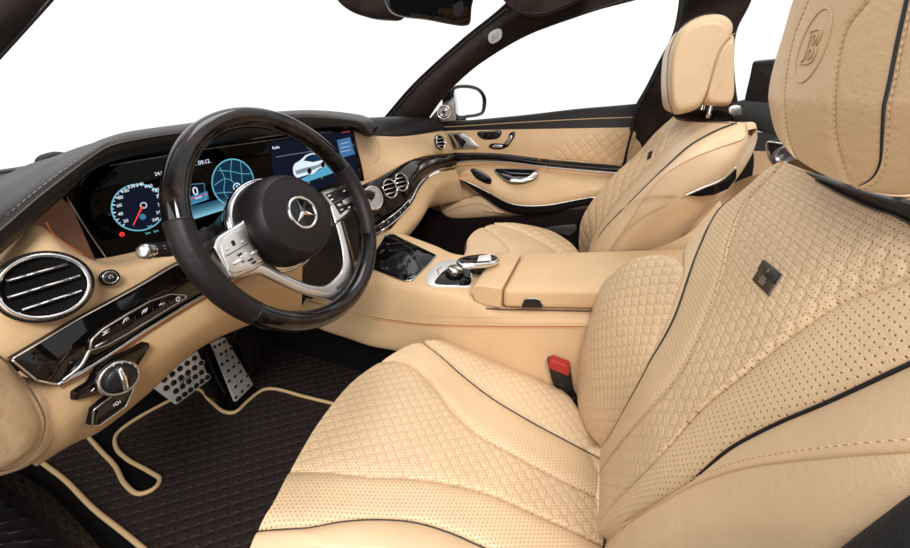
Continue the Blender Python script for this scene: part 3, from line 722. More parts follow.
text('P', S(122, 234.3, .0012), (1, 0, 0), (0, 0, 1), .005, s_red, ds, 'warning_letter')
text('24.0', S(159, 173.5, .001), (1, 0, 0), (0, 0, 1), .008, s_white, ds, 'temperature_readout')
for a, b in ((150, 226), (156, 231), (148, 233)): text('km', S(a, b, .001), (1, 0, 0), (0, 0, 1), .006, s_cyan, ds, 'small_readout')
# centre tile
flat('speed_tile', [(187, 184.5), (203.5, 181), (208.5, 199), (189, 205.5)], s_navy)
flat('tile_glow', [(189, 197), (207.3, 191), (209, 199), (189.5, 206)], s_blue, .0008)
line('tile_edge', [(187, 184.5), (203.5, 181), (208.5, 199), (189, 205.5)], .0005, s_cyan, .0009, closed=True)
for k in range(6):
    a, b = k / 6, (k + 1) / 6; lo = lambda t: (187 + 3 * t, 207.5 + 13 * t); hi = lambda t: (226 + 4 * t, 197.5 + 10.5 * t)
    flat('tile_glow', [lo(a), hi(a), hi(b), lo(b)], lit('screen_glow_band', (.012 + .20 * b * b, .07 + .42 * b * b, .12 + .50 * b * b), .8), .0006)
line('tile_bar', [(189, 199.5), (208, 193.5)], .0006, s_red, .0012)
text('0', S(195.5, 191.5, .0012), (1, 0, 0), (0, 0, 1), .022, s_white, ds, 'speed_readout')
text('km/h', S(198.5, 197.6, .0012), (1, 0, 0), (0, 0, 1), .006, s_white, ds, 'unit_readout')
text('09:12', S(204, 162, .001), (1, 0, 0), (0, 0, 1), .010, s_white, ds, 'clock_readout')
line('tile_line', [(190, 166.5), (212, 162)], .0005, s_grey)
# map dial
c2 = S(234, 182.5); R2 = np.linalg.norm(S(212, 180.5) - c2)
flat('map_face', circ(c2, R2), s_dblue)
line('dial_ring', circ(c2 + [0, -.0004, 0], R2, 60), .0013, s_cyan, closed=True)
rnd = random.Random(4); m = MB()
for rd_ in (((-.9, .1), (-.4, .25), (-.1, .1), (.05, -.15), (.2, -.9)), ((-.5, .75), (-.4, .25), (-.55, -.3), (-.3, -.85)), ((.1, .95), (-.05, .5), (-.1, .1)), ((.93, .2), (.45, .3), (-.05, .5), (-.6, .65)), ((.45, .3), (.4, -.2), (.75, -.55)), ((.05, -.15), (.4, -.2)), ((-.55, -.3), (-.9, -.25)), ((-.55, -.3), (-.15, -.4), (.12, -.5), (.55, -.78)), ((.45, .3), (.5, .8))):
    tube(A([c2 + A([x, -.0005 / R2, y]) * R2 for x, y in rd_]), .0006, 24, 4, mb=m)
m.build('map_roads', s_cyan, ds)
line('position_ring', circ(S(237, 187, .0012), R2 * .17, 20), .0011, s_white, closed=True)
flat('position_arrow', [S(235.8, 190, .0013), S(237, 184.2, .0013), S(238.4, 189, .0013)], s_white)
for a, b, s_ in ((262, 181, '50'), (264, 196, 'P'), (263, 188, 'D')): text(s_, S(a, b, .001), (1, 0, 0), (0, 0, 1), .008, s_grey, ds, 'small_readout')
# centre display: a car drawn on a navy ground
flat('display_page', [(270, 142), (350, 130.5), (356, 150), (359, 174), (330, 185), (276, 204)], s_navy)
line('page_line', [(276, 157), (300, 153), (316, 150.5)], .0006, s_grey)
text('Radio', S(276, 147.5, .001), (1, 0, 0), (0, 0, 1), .009, s_white, ds, 'page_heading')
line('page_line', [(342, 132.5), (350, 131)], .0007, s_red); line('page_line', [(346, 146), (354, 144.5)], .0007, s_grey)
cb = [(293, 168), (294.5, 163.8), (300.6, 160), (305.5, 155.2), (311, 153), (318.6, 153), (323.6, 156), (326, 161), (325, 166.8), (320, 168), (313, 174), (308, 174.5), (297, 178), (293.5, 174)]
for k in range(4): flat('picture_ground', [(295.6 - k, 183.4 - k * .3), (316, 175 - k), (326 + k, 163), (331 + k * 1.5, 167), (333 + k, 172), (301, 184)], lit('screen_ground_%d' % k, (.01 + .03 * k, .06 + .10 * k, .12 + .14 * k), .8), .0006 + .0001 * k)
flat('display_panel_tile', [(337, 140), (350, 137), (355, 154), (341, 158)], lit('screen_tile', (.06, .16, .34), .8), .0009)
for k in range(3): line('tile_text', [(340.5, 144 + k * 4), (349 + k * .5, 142 + k * 4)], .0005, s_white, .0012)
flat('car_picture', cb, s_white, .0010, 50)
flat('car_picture_glass', [(303.5, 160.5), (307.5, 156), (312, 154.3), (318, 154.4), (322, 157), (322, 160), (313, 162)], s_dblue, .0014)
flat('car_picture_shade', [(295, 171), (304, 168), (315, 165.5), (325, 162), (325, 164.5), (314, 169.5), (297, 174.5)], s_grey, .0013)
for a, b in ((309.5, 171), (323, 164.5)): flat('car_picture_wheel', circ(S(a, b, .0015), .0075, 16), screen_m)
for k in range(5): line('page_icon', circ(S(296 + k * 13, 187 - k * 4.6, .001), .0025, 10), .0007, s_grey, closed=True)

# ---- centre stack and passenger side
plate(rs(PX([(284, 208), (320, 206), (350, 198), (366, 236), (376, 262), (350, 284), (312, 300), (284, 282)], Y=.655), 60, True, True), .04, .006).build('stack_panel', satin, db, angle=40)
wt = A([P(a, b, X=x) for a, b, x in ((330, 212, .02), (352, 195, .08), (370, 184, .14), (382, 177, .19), (394, 169.5, .26), (407.6, 162, .36), (429.5, 156, .56), (453, 154, .72))])
wb = A([P(a, b, X=x) for a, b, x in ((340, 262, .03), (362, 246, .09), (382, 230, .14), (396, 216, .19), (409.4, 200.4, .26), (418.5, 184, .36), (433, 171, .54), (455, 165.5, .72))])
wm = (wt + wb) / 2 + [-.004, -.014, .004]
loft([wt + [0, .03, 0], wt, wt * .6 + wb * .4 + [0, -.013, .004], wt * .3 + wb * .7 + [0, -.012, 0], wb, wb + [0, .03, 0]], 80, 26).build('wood_trim', wood_m, db)
tube(wb + [0, -.003, -.002], .0035, 80, 8).build('lower_trim', chrome, db)
tube(wb + [.0, -.002, -.0080], .0008, 80, 6).build('ambient_strip', amber, db)
# tan passenger panel with the niche beside the display
pt = A([P(a, b, X=x) for a, b, x in ((350, 128, .12), (357, 132, .16), (367, 135, .25), (400, 137, .46), (425, 134.5, .62), (444, 131, .725))])
pm_ = A([P(a, b, X=x) for a, b, x in ((358, 155, .125), (366, 156, .17), (378, 152, .245), (402, 148, .43), (426, 144, .59), (447, 142, .705))])
pbm = A([P(a, b, X=x) for a, b, x in ((364, 186, .13), (372, 181, .155), (383, 176.5, .20), (408, 161.5, .36), (430, 155.5, .56), (453, 153.5, .72))])
loft([pt + [0, .03, 0], pt, pm_ + [-.002, -.006, 0], pbm, pbm + [0, .03, 0]], 70, 30).build('passenger_panel', tan, db)
tube(A([P(a, b, X=x) for a, b, x in ((377, 137, .262), (379, 150, .245), (377, 159, .21), (365, 168, .145))]) + [0, -.003, 0], .0012, 30, 6).build('niche_edge', thread_s, db)
vent(386, 189.5, .60, .031, (-.28, -1, .34), lab='left round air vent of the centre pair')
vent(397.5, 183, .605, .031, (-.28, -1, .34), lab='right round air vent of the centre pair')
c = P(373, 198, Y=.585); ck = lathe([(.036, -.004), (.036, .002), (.033, .005), (.030, .003)], c, (-.28, -1, .34)).build('clock', chrome, db)
lathe([(.030, .002), (0, .0025)], c, (-.28, -1, .34)).build('clock_face', simple('clock_face_silver', (.5, .5, .5), .35, .6), ck)
for a_ in (60, 200): tube([c + unit((-.28, -1, .34)) * .003, c + unit((-.28, -1, .34)) * .003 + A([math.cos(math.radians(a_)), 0, math.sin(math.radians(a_))]) * .02], .0012, 2, 5).build('clock_hand', satin, ck)
vent(437, 143, .6, .030, (-.25, -1, .30), X_=.575, lab='small round air vent by the passenger door')
lathe([(.0125, 0), (.0115, .002), (.010, .0), (0, .0005)], P(428.5, 148, X=.60), (-.3, -1, .2), n=20).build('vent_wheel', chrome, db)
# lower tan glovebox with the chrome key row
gt = A([P(a, b, X=x) for a, b, x in ((372, 244, .12), (388, 232, .15), (400, 218, .20), (412, 203, .27), (420, 188, .36), (434, 174, .54), (456, 169, .70))])
gm = A([P(a, b, X=x) for a, b, x in ((378, 250, .13), (395, 240, .17), (407, 228, .22), (420, 215, .30), (428, 200, .40), (440, 186, .56), (458, 180, .70))])
gb_ = A([P(a, b, X=x) for a, b, x in ((380, 258, .15), (396, 248, .20), (407, 236, .27), (418, 218, .36), (425, 210, .44), (440, 205, .58), (462, 200, .70))])
loft([gt, gm + [-.01, -.012, 0], gb_, gb_ + [0, .1, .02]], 60, 30).build('glovebox', tan, db)
kr = A([P(a, b, X=x) for a, b, x in ((352, 239, .07), (366, 232, .10), (380, 224, .13), (393, 214.5, .18), (405, 202.5, .245))])
kp = loft([kr + [0, -.012, .012], kr + [0, -.018, .002], kr + [0, -.014, -.012]], 50, 12).build('key_row', satin, db)
tube(kr + [0, -.0185, .013], .0018, 50, 6).build('key_trim', chrome, kp); tube(kr + [0, -.0165, -.013], .0025, 50, 6).build('key_trim', chrome, kp)
for q in rs(kr, 9)[1:]: tube([q + [-.002, -.0185, -.003], q + [.002, -.0185, .004]], .0014, 2, 6).build('key', alu, kp)
lathe([(.02, 0), (.019, .014), (.015, .018), (.006, .019), (0, .0185)], P(357, 221, X=.06), (-.3, -1, .3)).build('volume_knob', chrome, db)
# ---------------------------------------------------------------- steering wheel
TAU = math.radians(25.5); wu = A([0, math.sin(TAU), math.cos(TAU)]); wn = A([0, -math.cos(TAU), math.sin(TAU)]); wr = A([1., 0, 0])
WC = A([-.3862, .4666, .7313]); WR = .1779
sw = thing('steering_wheel', 'steering wheel with dark wood and leather rim and silver spokes', 'steering wheel', WC - wn * .12)
def W(px, py, z=0.0):
    """point of the wheel's plane (raised z towards the driver) seen at that place"""
    r = ray(px, py); t = ((WC + wn * z - CAM) @ wn) / (r @ wn); return CAM + r * t
def wang(px, py): q = W(px, py) - WC; return math.atan2(q @ wu, q @ wr)
def rim(a0, a1, n, r=.0175, grow=1.0):
    t = np.linspace(a0, a1, n); mb = MB()
    p = WC + WR * (np.cos(t)[:, None] * wr + np.sin(t)[:, None] * wu); k = 24; th = np.linspace(0, 2 * np.pi, k, endpoint=False)
    e = np.cos(t)[:, None] * wr + np.sin(t)[:, None] * wu
    G = p[:, None] + r * grow * (np.cos(th)[None, :, None] * e[:, None] * .92 + np.sin(th)[None, :, None] * wn * 1.12)
    f = gridfaces(k, n, True) + [list(range(k))[::-1], [(n - 1) * k + i for i in range(k)]]
    uv = np.stack(np.meshgrid(th * r, t * WR), 2).reshape(-1, 2)
    return mb.add(G.reshape(-1, 3), f, uv)
aL, aR = wang(181, 222), wang(347, 165); aL2, aR2 = wang(252, 318), wang(379, 238)
if aL < 0: aL += 2 * math.pi
rim(aR, aL, 110).build('wood_rim', wood_m, sw, angle=50)
if aL2 < 0: aL2 += 2 * math.pi
rim(aL + .008, aL2 - .008, 50, grow=1.03).build('leather_grip', brown, sw, angle=50)
if aR2 > aR: aR2 -= 2 * math.pi
rim(aR2 + .008, aR - .008, 50, grow=1.03).build('leather_grip', brown, sw, angle=50)
b0 = aL2 + .0; b1 = aR2 + 2 * math.pi
rim(b0, b1, 60).build('wood_rim', wood_m, sw, angle=50)
for a in (aR, aL, aL2, aR2): rim(a - .006, a + .006, 3, grow=1.045).build('joint_ring', satin, sw)
# hub
HB = WC - wn * .045
lathe([(.079, -.012), (.080, .0), (.0795, .018), (.0775, .037), (.073, .052), (.0665, .0605), (.064, .0618), (.0625, .0618), (.050, .0658), (.030, .0680), (0, .0690)], HB, wn, wu, 72, sy=1.03).build('airbag_cover', brown, sw)
lathe([(.082, -.02), (.0865, -.006), (.0868, -.001), (.084, .004), (.0800, .005)], HB, wn, wu, 72, sy=1.03).build('cover_surround', chrome, sw)
t = np.linspace(0, 2 * math.pi, 120)
stitches(HB + (.0645 * (np.cos(t)[:, None] * wu + 1.03 * np.sin(t)[:, None] * np.cross(wn, wu))) + wn * .0622, 'cover_stitching', pip_b, sw, .005, .0006)
SO = HB + wn * .0690
em = lathe([(0.0291, -.003), (0.0291, .0015), (0.0277, .0030), (0.0256, .0030), (0.0244, .0012), (0.0244, -.002)], SO, wn, wu, 60).build('star_emblem', chrome, sw)
lathe([(0.0244, -.0005), (0, .0005)], SO, wn, wu, 40).build('emblem_ground', lacq, em)
m = MB()
for k in range(3):
    a = math.radians(90 + 120 * k); d = math.cos(a) * wr + math.sin(a) * wu; e = np.cross(wn, d)
    tip = SO + d * .0244 + wn * .0014; c0 = SO + wn * .0038; s1 = SO + (d * math.cos(1.047) + e * math.sin(1.047)) * .0046 + wn * .0012; s2 = SO + (d * math.cos(1.047) - e * math.sin(1.047)) * .0046 + wn * .0012
    m.add([tip, c0, s1, s2], [[0, 1, 2], [0, 3, 1], [0, 2, 3]])
m.build('emblem_star', chrome, em, smooth=False)
# silver spokes
def wp(pts, z): return A([W(a, b, z) for a, b in pts])
ZS = -.022
lo_ = [(228, 279), (240, 278), (249, 275.5), (258.6, 274), (272.5, 280), (297, 291.5), (312, 296.5), (325, 299.5), (335, 302.6), (344, 303), (352.5, 297.5), (359.5, 289), (360, 284), (357.6, 274), (353, 255), (348.5, 239), (343.5, 221)]
hi_ = [(246, 262), (252, 260), (258, 259.5), (265, 261), (285, 273.5), (300, 281), (313, 285), (324, 285.4), (331.4, 281.8), (336.5, 277), (341.5, 271), (343.5, 261), (342, 247), (339, 234), (335.5, 222)]
aO, aI = rs(wp(lo_, ZS), 120), rs(wp(hi_, ZS), 120); aO2 = rs(wp(lo_, ZS - .012), 120); aI2 = rs(wp(hi_, ZS - .012), 120)
mixr = lambda t, z: aO * (1 - t) + aI * t + wn * z
loft([aO2, mixr(0, -.004), mixr(.03, -.0012), mixr(.10, .0002), mixr(.5, .0022), mixr(.90, .0002), mixr(.97, -.0012), mixr(1, -.004), aI2], 120, 9 * 3, sharp=True).build('lower_spoke', alu, sw, angle=50)
_sp = [o for o in sw.children if o.name == 'lower_spoke'][0]; _q = on_surface(_sp, ((333, 291), (341.5, 285), (349, 276.5)), .0016)
text('BRABUS', _q[1], _q[2] - _q[0], np.cross(wn, _q[2] - _q[0]), .0085, pip_b, sw, 'spoke_lettering')
kl = [(213.6, 247), (215, 240.5), (219, 235.5), (230, 228.5), (241.5, 222), (246, 217), (249, 224), (252, 240), (262, 256), (266, 262), (256, 270), (236, 278), (230, 278)]
kL = plate(rs(wp(kl, ZS + .008), 120, True, True), .02, .004).build('spoke_panel', alu, sw, angle=50, label='left silver spoke panel with a silver rocker and small dark keys')
kr_ = [(321, 191.5), (334.5, 187), (350, 186), (361, 193), (364.3, 200.7), (362.5, 205), (350, 213), (343, 220), (336, 224), (331, 206)]
kR = plate(rs(wp(kr_, ZS + .008), 120, True, True), .02, .004).build('spoke_panel', alu, sw, angle=50, label='right spoke panel with black key field and silver rocker')
sat2 = simple('silver_key_face', (.62, .60, .57), .36, .9)
plate(rs(wp([(221, 246), (223, 239), (232, 231.5), (243, 228.5), (246, 238), (256, 253), (263, 260), (252, 268), (234, 273), (229, 271), (223, 256)], ZS + .0088), 80, True, True), .003, .001).build('key_face', sat2, kL)
plate(rs(wp([(325, 194.5), (336, 189.8), (349, 188.6), (357.5, 194.5), (360.5, 200), (357, 204), (345, 211), (340.5, 215), (337, 209), (334, 204)], ZS + .0088), 80, True, True), .003, .001).build('key_face', satin, kR)
def key(cx, cy, w_, h_, m_, par, name='key', ang=-38, rise=.0105, b=.0008):
    ca, sa = math.cos(math.radians(ang)), math.sin(math.radians(ang))
    q = [(cx + x * w_ * ca - y * h_ * sa, cy + x * w_ * sa + y * h_ * ca) for x, y in ((-1, -.8), (-.8, -1), (.8, -1), (1, -.8), (1, .8), (.8, 1), (-.8, 1), (-1, .8))]
    return plate(rs(wp(q, ZS + rise), 24, True, True), .003, b).build(name, m_, par)
key(233.8, 242.8, 1.6, 2.8, lacq, kL, ang=-25)
for a, b in ((228, 249), (243, 241.5)): key(a, b, 1.6, 1.0, sat2, kL)
tube(wp([(226, 256), (237, 250), (248.5, 243)], ZS + .0095), .0007, 20, 5).build('field_line', satin, kL)
key(246.5, 256.5, 14, 1.5, chrome, kL, 'rocker', -31, .0115, .001); key(246.5, 256.5, 5.0, 4.2, sat2, kL, 'rocker_cap', -31, .0125, .001)
for a, b in ((241, 254), (252, 259), (255, 262)): key(a, b, 1.6, 1.2, satin, kL, 'key', -31, .0125, .0005)
tube(wp([(330, 205), (340, 199.5), (352, 193)], ZS + .0098), .0008, 20, 5).build('field_line', alu, kR)
key(347.3, 201, 9.5, .9, chrome, kR, 'rocker', -33, .0105); key(347.3, 201, 3.6, 3.0, sat2, kR, 'rocker_cap', -31, .0118, .0008)
key(337.5, 192.8, 2.2, 2.0, satin, kR, 'key', -25, .0105)
for a, b, r_ in ((329.5, 195.5, 1.1), (332, 199.5, 1.2), (345, 190.5, 1.2), (339, 204.5, 1.1), (352, 194, 1.1), (356, 198, 1.2), (342, 209.5, 1.1), (349.5, 207, 1.0), (356.5, 202, 1.0)): key(a, b, r_ * 1.3, r_ * .55, white_i, kR, 'key_symbol', -30, .0102, .0002)
t = np.linspace(math.radians(205), math.radians(395), 60)
tube(wp([(213, 244), (205, 247), (200, 262)], -.022), .011, 20, 10, rad=(.006, .011, .013)).build('spoke_root', brown, sw)
tube(wp([(360, 196), (368, 194), (372, 196)], -.018), .010, 20, 10).build('spoke_root', brown, sw)
plate(rs(wp([(199, 232), (207, 226), (213, 236), (208, 246), (200, 243)], -.05), 40, True), .008, .003).build('shift_paddle', satin, sw)
plate(rs(wp([(318, 205), (330, 192), (345, 190), (340, 205)], -.05), 40, True), .008, .003).build('shift_paddle', satin, sw)
# column and stalk
scn = thing('steering_column', 'black steering column shroud behind the wheel hub', 'steering column', WC - wn * .2)
lathe([(.0, -.03), (.062, -.032), (.066, -.05), (.062, -.10), (.052, -.15), (.05, -.24)], WC - wn * .03, wn, wu, 40).build('column_shroud', satin, scn)
bolster([WC + wr * .06 * s - wn * (.12 + d) + wu * e for s, d, e in ((-1.2, 0, -.02), (-1.0, .10, -.08), (1.0, .10, -.08), (1.2, 0, -.02), (.9, 0, .04), (-.9, 0, .04))], -wn * .10, .02).build('lower_shroud', brown, scn)
isk = thing('indicator_stalk', 'black indicator stalk with a silver end on the left of the column', 'stalk', P(158, 249, Y=.50))
a, b = P(148, 251, Y=.52), P(200, 246, Y=.56)
tube([a, a + (b - a) * .5, b], .010, 24, 14, rad=(.0098, .0105, .008, .007)).build('stalk_arm', satin, isk)
ca = lathe([(.0098, 0), (.0100, .006), (.0085, .0095), (.006, .0105), (0, .011)], a, a - b, n=24).build('stalk_button', alu, isk)
lathe([(.0102, -.004), (.0108, .0), (.0102, .003)], a, a - b, n=24).build('button_ring', chrome, isk)
for k in (.35, .5): q = a + (b - a) * k; lathe([(.0109, -.0012), (.0113, 0), (.0109, .0012)], q, a - b, n=24).build('twist_ring', matte, isk)
text('D', a + (b - a) * .22 + A([0, -.0098, .005]), b - a, (0, .4, 1), .007, white_i, isk, 'stalk_symbol')
# ---------------------------------------------------------------- centre console
co = thing('centre_console', 'tan leather centre console with armrest lid between the two seats', 'console', (0, .15, 0))
def PXs(l): return A([P(a, b, X=x) for a, b, x in l])
cA = PXs([(318, 283, -.06), (345, 281, -.065), (373, 281, -.07), (400, 286.5, -.078), (436, 294, -.085), (468, 300, -.09), (500, 311, -.09), (560, 312, -.09), (620, 313, -.09), (680, 314, -.09)])
cB = PXs([(305, 300, -.085), (340, 309, -.09), (370, 315, -.095), (400, 319.5, -.10), (426, 322.5, -.103), (501, 324.5, -.105), (582, 324.5, -.107), (620, 325, -.107), (680, 326, -.107)])
cC = PXs([(296, 318, -.09), (325, 331, -.095), (345, 337.5, -.10), (370, 346, -.103), (400, 352, -.105), (440, 366, -.108), (500, 392, -.11), (560, 420, -.11), (620, 452, -.11), (660, 470, -.11)])
cF = A([P(a, b, Z=z) for a, b, z in ((372, 226, .50), (384, 226, .495), (395, 231.5, .488), (409, 236, .48), (436, 246, .472), (457, 254.5, .47), (500, 256, .47), (560, 256, .465), (640, 256, .465))])
cT = rs(cA, 60) * .5 + rs(cF, 60) * .5 + [0, 0, .004]
loft([cF + [.02, 0, -.3], cF + [.004, 0, -.02], cF, cT, cA + [.008, 0, .003], cA, rs(cA, 60) * .45 + rs(cB, 60) * .55 + [-.004, 0, 0], cB], 120, 50).build('upper_body', tan, co)
loft([cB + [.004, 0, 0], rs(cB, 60) * .7 + rs(cC, 60) * .3 + [-.001, 0, 0], cC, cC + [.03, .0, -.012], cC + [.14, 0, -.03]], 120, 24).build('side_panel', tan, co)
tube(cB + [-.003, 0, 0], .0018, 120, 6).build('seam', pip_t, co)
stitches(PXs([(430, 315.5, -.1065), (501, 317.5, -.1085), (582, 316.5, -.1105), (640, 316.5, -.1105)]), 'stitching', thread, co, .006, .0007)
tube(PXs([(373, 319.5, -.099), (426, 325.2, -.106), (501, 327.2, -.108), (582, 327.2, -.11)]), .0008, 60, 5).build('ambient_strip', simple('dim_ambient', (.6, .2, .1), .5, emit=(1, .25, .12), es=.16), co)
# armrest: front palm block and hinged lid
def rbox(x0, x1, y0, y1, z0, z1, r, seg=6):
    bm = bmesh.new(); bmesh.ops.create_cube(bm, size=1)
    for v in bm.verts: v.co = ((x0 + x1) / 2 + v.co.x * (x1 - x0), (y0 + y1) / 2 + v.co.y * (y1 - y0), (z0 + z1) / 2 + v.co.z * (z1 - z0))
    bmesh.ops.bevel(bm, geom=bm.edges[:] + bm.verts[:], offset=r, segments=seg, affect='EDGES', profile=.6)
    mb = MB(); bm.verts.ensure_lookup_table(); mb.add([v.co[:] for v in bm.verts], [[v.index for v in f.verts] for f in bm.faces]); bm.free(); return mb
zt = .498
ySplit = P(503, 290, X=-.085)[1]; yF = P(471, 276, X=-.085)[1]
zb = P(501, 308, X=-.09)[2]
lmb = rbox(-.092, .130, -.42, ySplit - .0012, zb, zt, .018, 8); lv = lmb.v[0]
sb_ = (P(588, 310.5, X=-.092)[2] - zb) / (ySplit - P(588, 310.5, X=-.092)[1]); fr_ = np.clip((lv[:, 2] - zb) / (zt - zb), 0, 1)
lv[:, 2] += (ySplit - lv[:, 1]) * (sb_ * (1 - fr_) + .205 * fr_)      # the lid climbs towards the rear
lmb.build('armrest_lid', tan, co)
lidp = co.children[-1] if False else [o for o in co.children if o.name == 'armrest_lid'][0]
pf = [P(a, b, X=-.09) for a, b in ((503, 284), (486, 280), (473, 271), (470, 276), (470, 286), (473, 294), (478, 301), (486, 307), (503, 308.5))]
pf = [A([-.092, ySplit + .0012, zt]), A([-.092, yF - .03, zt - .003]), A([-.092, yF - .006, zt - .012]), A([-.092, yF + .0, zt - .032]), A([-.092, yF - .004, zb + .026]), A([-.092, yF - .014, zb + .009]), A([-.092, yF - .034, zb]), A([-.092, ySplit + .0012, zb])]
mb = MB(); q = rs(pf[:3], 8, False)
prof = np.vstack([rs(pf[:1] + pf[1:8], 60, False), ]); fl = []
for t, s in ((0, .93), (.004, .985), (.014, 1), (.208, 1), (.218, .985), (.222, .93)):
    c_ = prof.mean(0); fl.append(c_ + (prof - c_) * s + [t, 0, 0])
G = np.stack(fl); n_ = G.shape[1]
mb.add(G.reshape(-1, 3), gridfaces(n_, len(fl), True) + [list(range(n_))[::-1], [(len(fl) - 1) * n_ + i for i in range(n_)]])
mb.build('armrest_front', tan, co, angle=60)
lq = [P(a, b, X=-.0935) for a, b in ((520.5, 307.5), (524, 299.5), (528, 298.3), (536, 298.3), (540, 299.5), (544, 307.5))]
la = plate(rs(lq, 40, True, True), .006, .001).build('lid_latch', satin, lidp, angle=40)
tube(A(lq) + [-.001, 0, 0], .0011, 40, 6, sharp=True).build('latch_trim', chrome, lidp)
stitches(PXs([(509, 287.5, -.0925), (560, 288, -.0925), (610, 288.3, -.0925), (660, 288.5, -.0925)]), 'lid_seam', thread_s, lidp, .005, .0005)
tube(PXs([(486, 308.5, -.0935), (501, 309.3, -.0935), (540, 310, -.0935), (588, 311, -.0935), (650, 312, -.0935)]), .0014, 40, 6).build('lid_gap', pip_b, co)
# glossy stowage lid
UB = [o for o in co.children if o.name.startswith('upper_body')][0]
gl = on_surface(UB, ((368, 268), (374, 254), (386, 235), (394, 235), (404, 240.5), (420, 248), (436.5, 256), (428, 266), (413, 280.5), (405, 282), (390, 276.5)), .0006)
glf = lambda l, z=.0: [CAM + (ray(*q)) * (((gl.mean(0) - CAM) @ frame_of(gl)[3] + .0025 + z) / (ray(*q) @ frame_of(gl)[3])) for q in l]
so_ = plate(rs(gl, 80, True, True), .01, .0012, rise=.0022, toward=(0, 0, 1)).build('stowage_lid', lacq, co, angle=40)
tube(rs(A(gl) + [0, 0, .0022], 90, True, True), .0013, 90, 6, closed=True).build('lid_trim', alu, so_)
tube(A(glf([(401, 243), (412, 250), (419, 262), (424, 269)], .0006)), .0007, 20, 5).build('lid_joint', alu, so_)
plate(rs(A(glf([(379, 267), (398, 253), (404, 251), (410, 256), (418, 269), (408, 279), (398, 276)])), 60, True), .0015, .0005, rise=.0008, toward=(0, 0, 1)).build('lid_inset', simple('inset_lacquer', (.012, .012, .013), .10, spec=.9), so_, angle=40)
# controller
tp = on_surface(UB, ((426, 280), (428, 274), (434, 266), (441, 262), (456, 260), (470, 266), (472, 276), (470.5, 286.5), (452, 287.2), (432, 286.5), (427, 284)), .001)
tpo = plate(rs(tp, 80, True), .008, .001, rise=.0015, toward=(0, 0, 1)).build('controller_plate', simple('satin_white_metal', (.80, .79, .78), .35, .6), co, angle=50)
c = on_surface(UB, ((455, 275),), .005)[0]
kp_ = on_surface(UB, ((435, 284), (437.5, 279), (443, 273), (452, 268), (469, 268), (470.5, 276), (469.5, 285.5), (452, 286)), .0046)
plate(rs(kp_, 60, True), .002, .0005, toward=(0, 0, 1)).build('key_field', lacq, tpo, angle=40)
lathe([(.027, -.004), (.027, .006), (.025, .009), (.022, .010)], c, (0, -.05, 1)).build('dial_ring', lacq, tpo)
lathe([(.0215, .006), (.0215, .015), (.020, .018), (.015, .0195), (0, .020)], c, (0, -.05, 1)).build('rotary_dial', chrome, tpo)
m = MB(); tube(on_surface(UB, ((441.5, 268.5), (437, 271), (439, 273), (437.5, 275)), .0035), .0010, 12, 5, mb=m); m.build('mark', red_m, tpo)
for q in on_surface(UB, ((439, 283.5), (444, 284.5), (450, 285), (457, 285), (463, 284.5)), .005): lathe([(.0032, 0), (.0028, .0008), (0, .001)], q, (0, 0, 1), n=16).build('touch_key', alu, tpo)
# palm rest: a rounded chrome and black body
pc = (P(478, 261.5, Z=.508)); ax = unit(P(499, 260, Z=.508) - P(457, 265, Z=.508)); ay = unit(np.cross((0, 0, 1), ax)); hl = np.linalg.norm(P(500, 260, Z=.508) - P(457, 264, Z=.508)) / 2
def ell(name, c, a, b, h, m, par, lo=-1.0, p=2.4):
    rows = []
    for k in np.linspace(lo, 1, 14):
        s = (1 - abs(k) ** p) ** (1 / p); t = np.linspace(0, 2 * np.pi, 48, endpoint=False)
        sgn = lambda x: np.sign(x) * np.abs(x) ** .8
        rows.append(c + s * (a * sgn(np.cos(t))[:, None] * ax + b * sgn(np.sin(t))[:, None] * ay) + [0, 0, h * k])
    G = np.stack(rows); return MB().add(G.reshape(-1, 3), gridfaces(48, 14, True)).build(name, m, par)
pr_ = ell('palm_rest', pc, hl, .032, .012, chrome, co)
ell('palm_cap', pc + [0, 0, .0025], hl * .93, .028, .0112, lacq, pr_)
plate(rs([P(a, b, Z=.5205) for a, b in ((479, 256), (490.5, 254.3), (491.5, 260.5), (477, 261.5))], 40, True, True), .002, .0006, rise=.0015, toward=(0, 0, 1)).build('touch_pad', simple('pale_touch_pad', (.62, .62, .62), .25), pr_)
tube([pc + [0, 0, -.03], pc], .02, 4, 16).build('palm_stem', satin, pr_)
for a, b, c_, d_ in ((404, 250, 412, 253.5), (384, 262, 389, 254)): pass

# seat belt buckle
bk = thing('seat_belt_buckle', 'black seat belt buckle with red release button beside the driver cushion', 'buckle', P(565, 400, X=-.13))
bq = PXs([(547, 361.5, -.128), (569.5, 370.5, -.128), (573, 392, -.126), (583, 412, -.125), (565, 412, -.125), (551, 380, -.127)])
plate(rs(bq, 50, True, True), .022, .004).build('buckle_body', satin, bk, angle=50)
bt = PXs([(548.5, 361, -.129), (552, 359, -.129), (568.5, 365.5, -.129), (570, 371, -.129), (568.5, 375, -.129), (550, 367.5, -.129)])
plate(rs(bt, 40, True, True), .02, .0015, rise=.005).build('release_button', red_m, bk, angle=50)
q = P(562, 384, X=-.1325); text('PRESS', q + [-.003, 0, 0], PXs([(571, 390, -.1275)])[0] - q, (0, 0, 1), .005, simple('moulded_mark', (.05, .05, .05), .5), bk, 'moulded_lettering')
tube(PXs([(572, 396, -.124), (584, 404, -.12), (600, 412, -.10)]), .012, 12, 8, flat=.3).build('buckle_strap', matte, bk)

# ---------------------------------------------------------------- passenger door
dr = thing('door_assembly', 'passenger door with tan leather card, dark wood trim and chrome handle', 'car door', (.76, .2, 0))
def DX(l, X_=.74): return A([P(a, b, X=X_) for a, b in l])
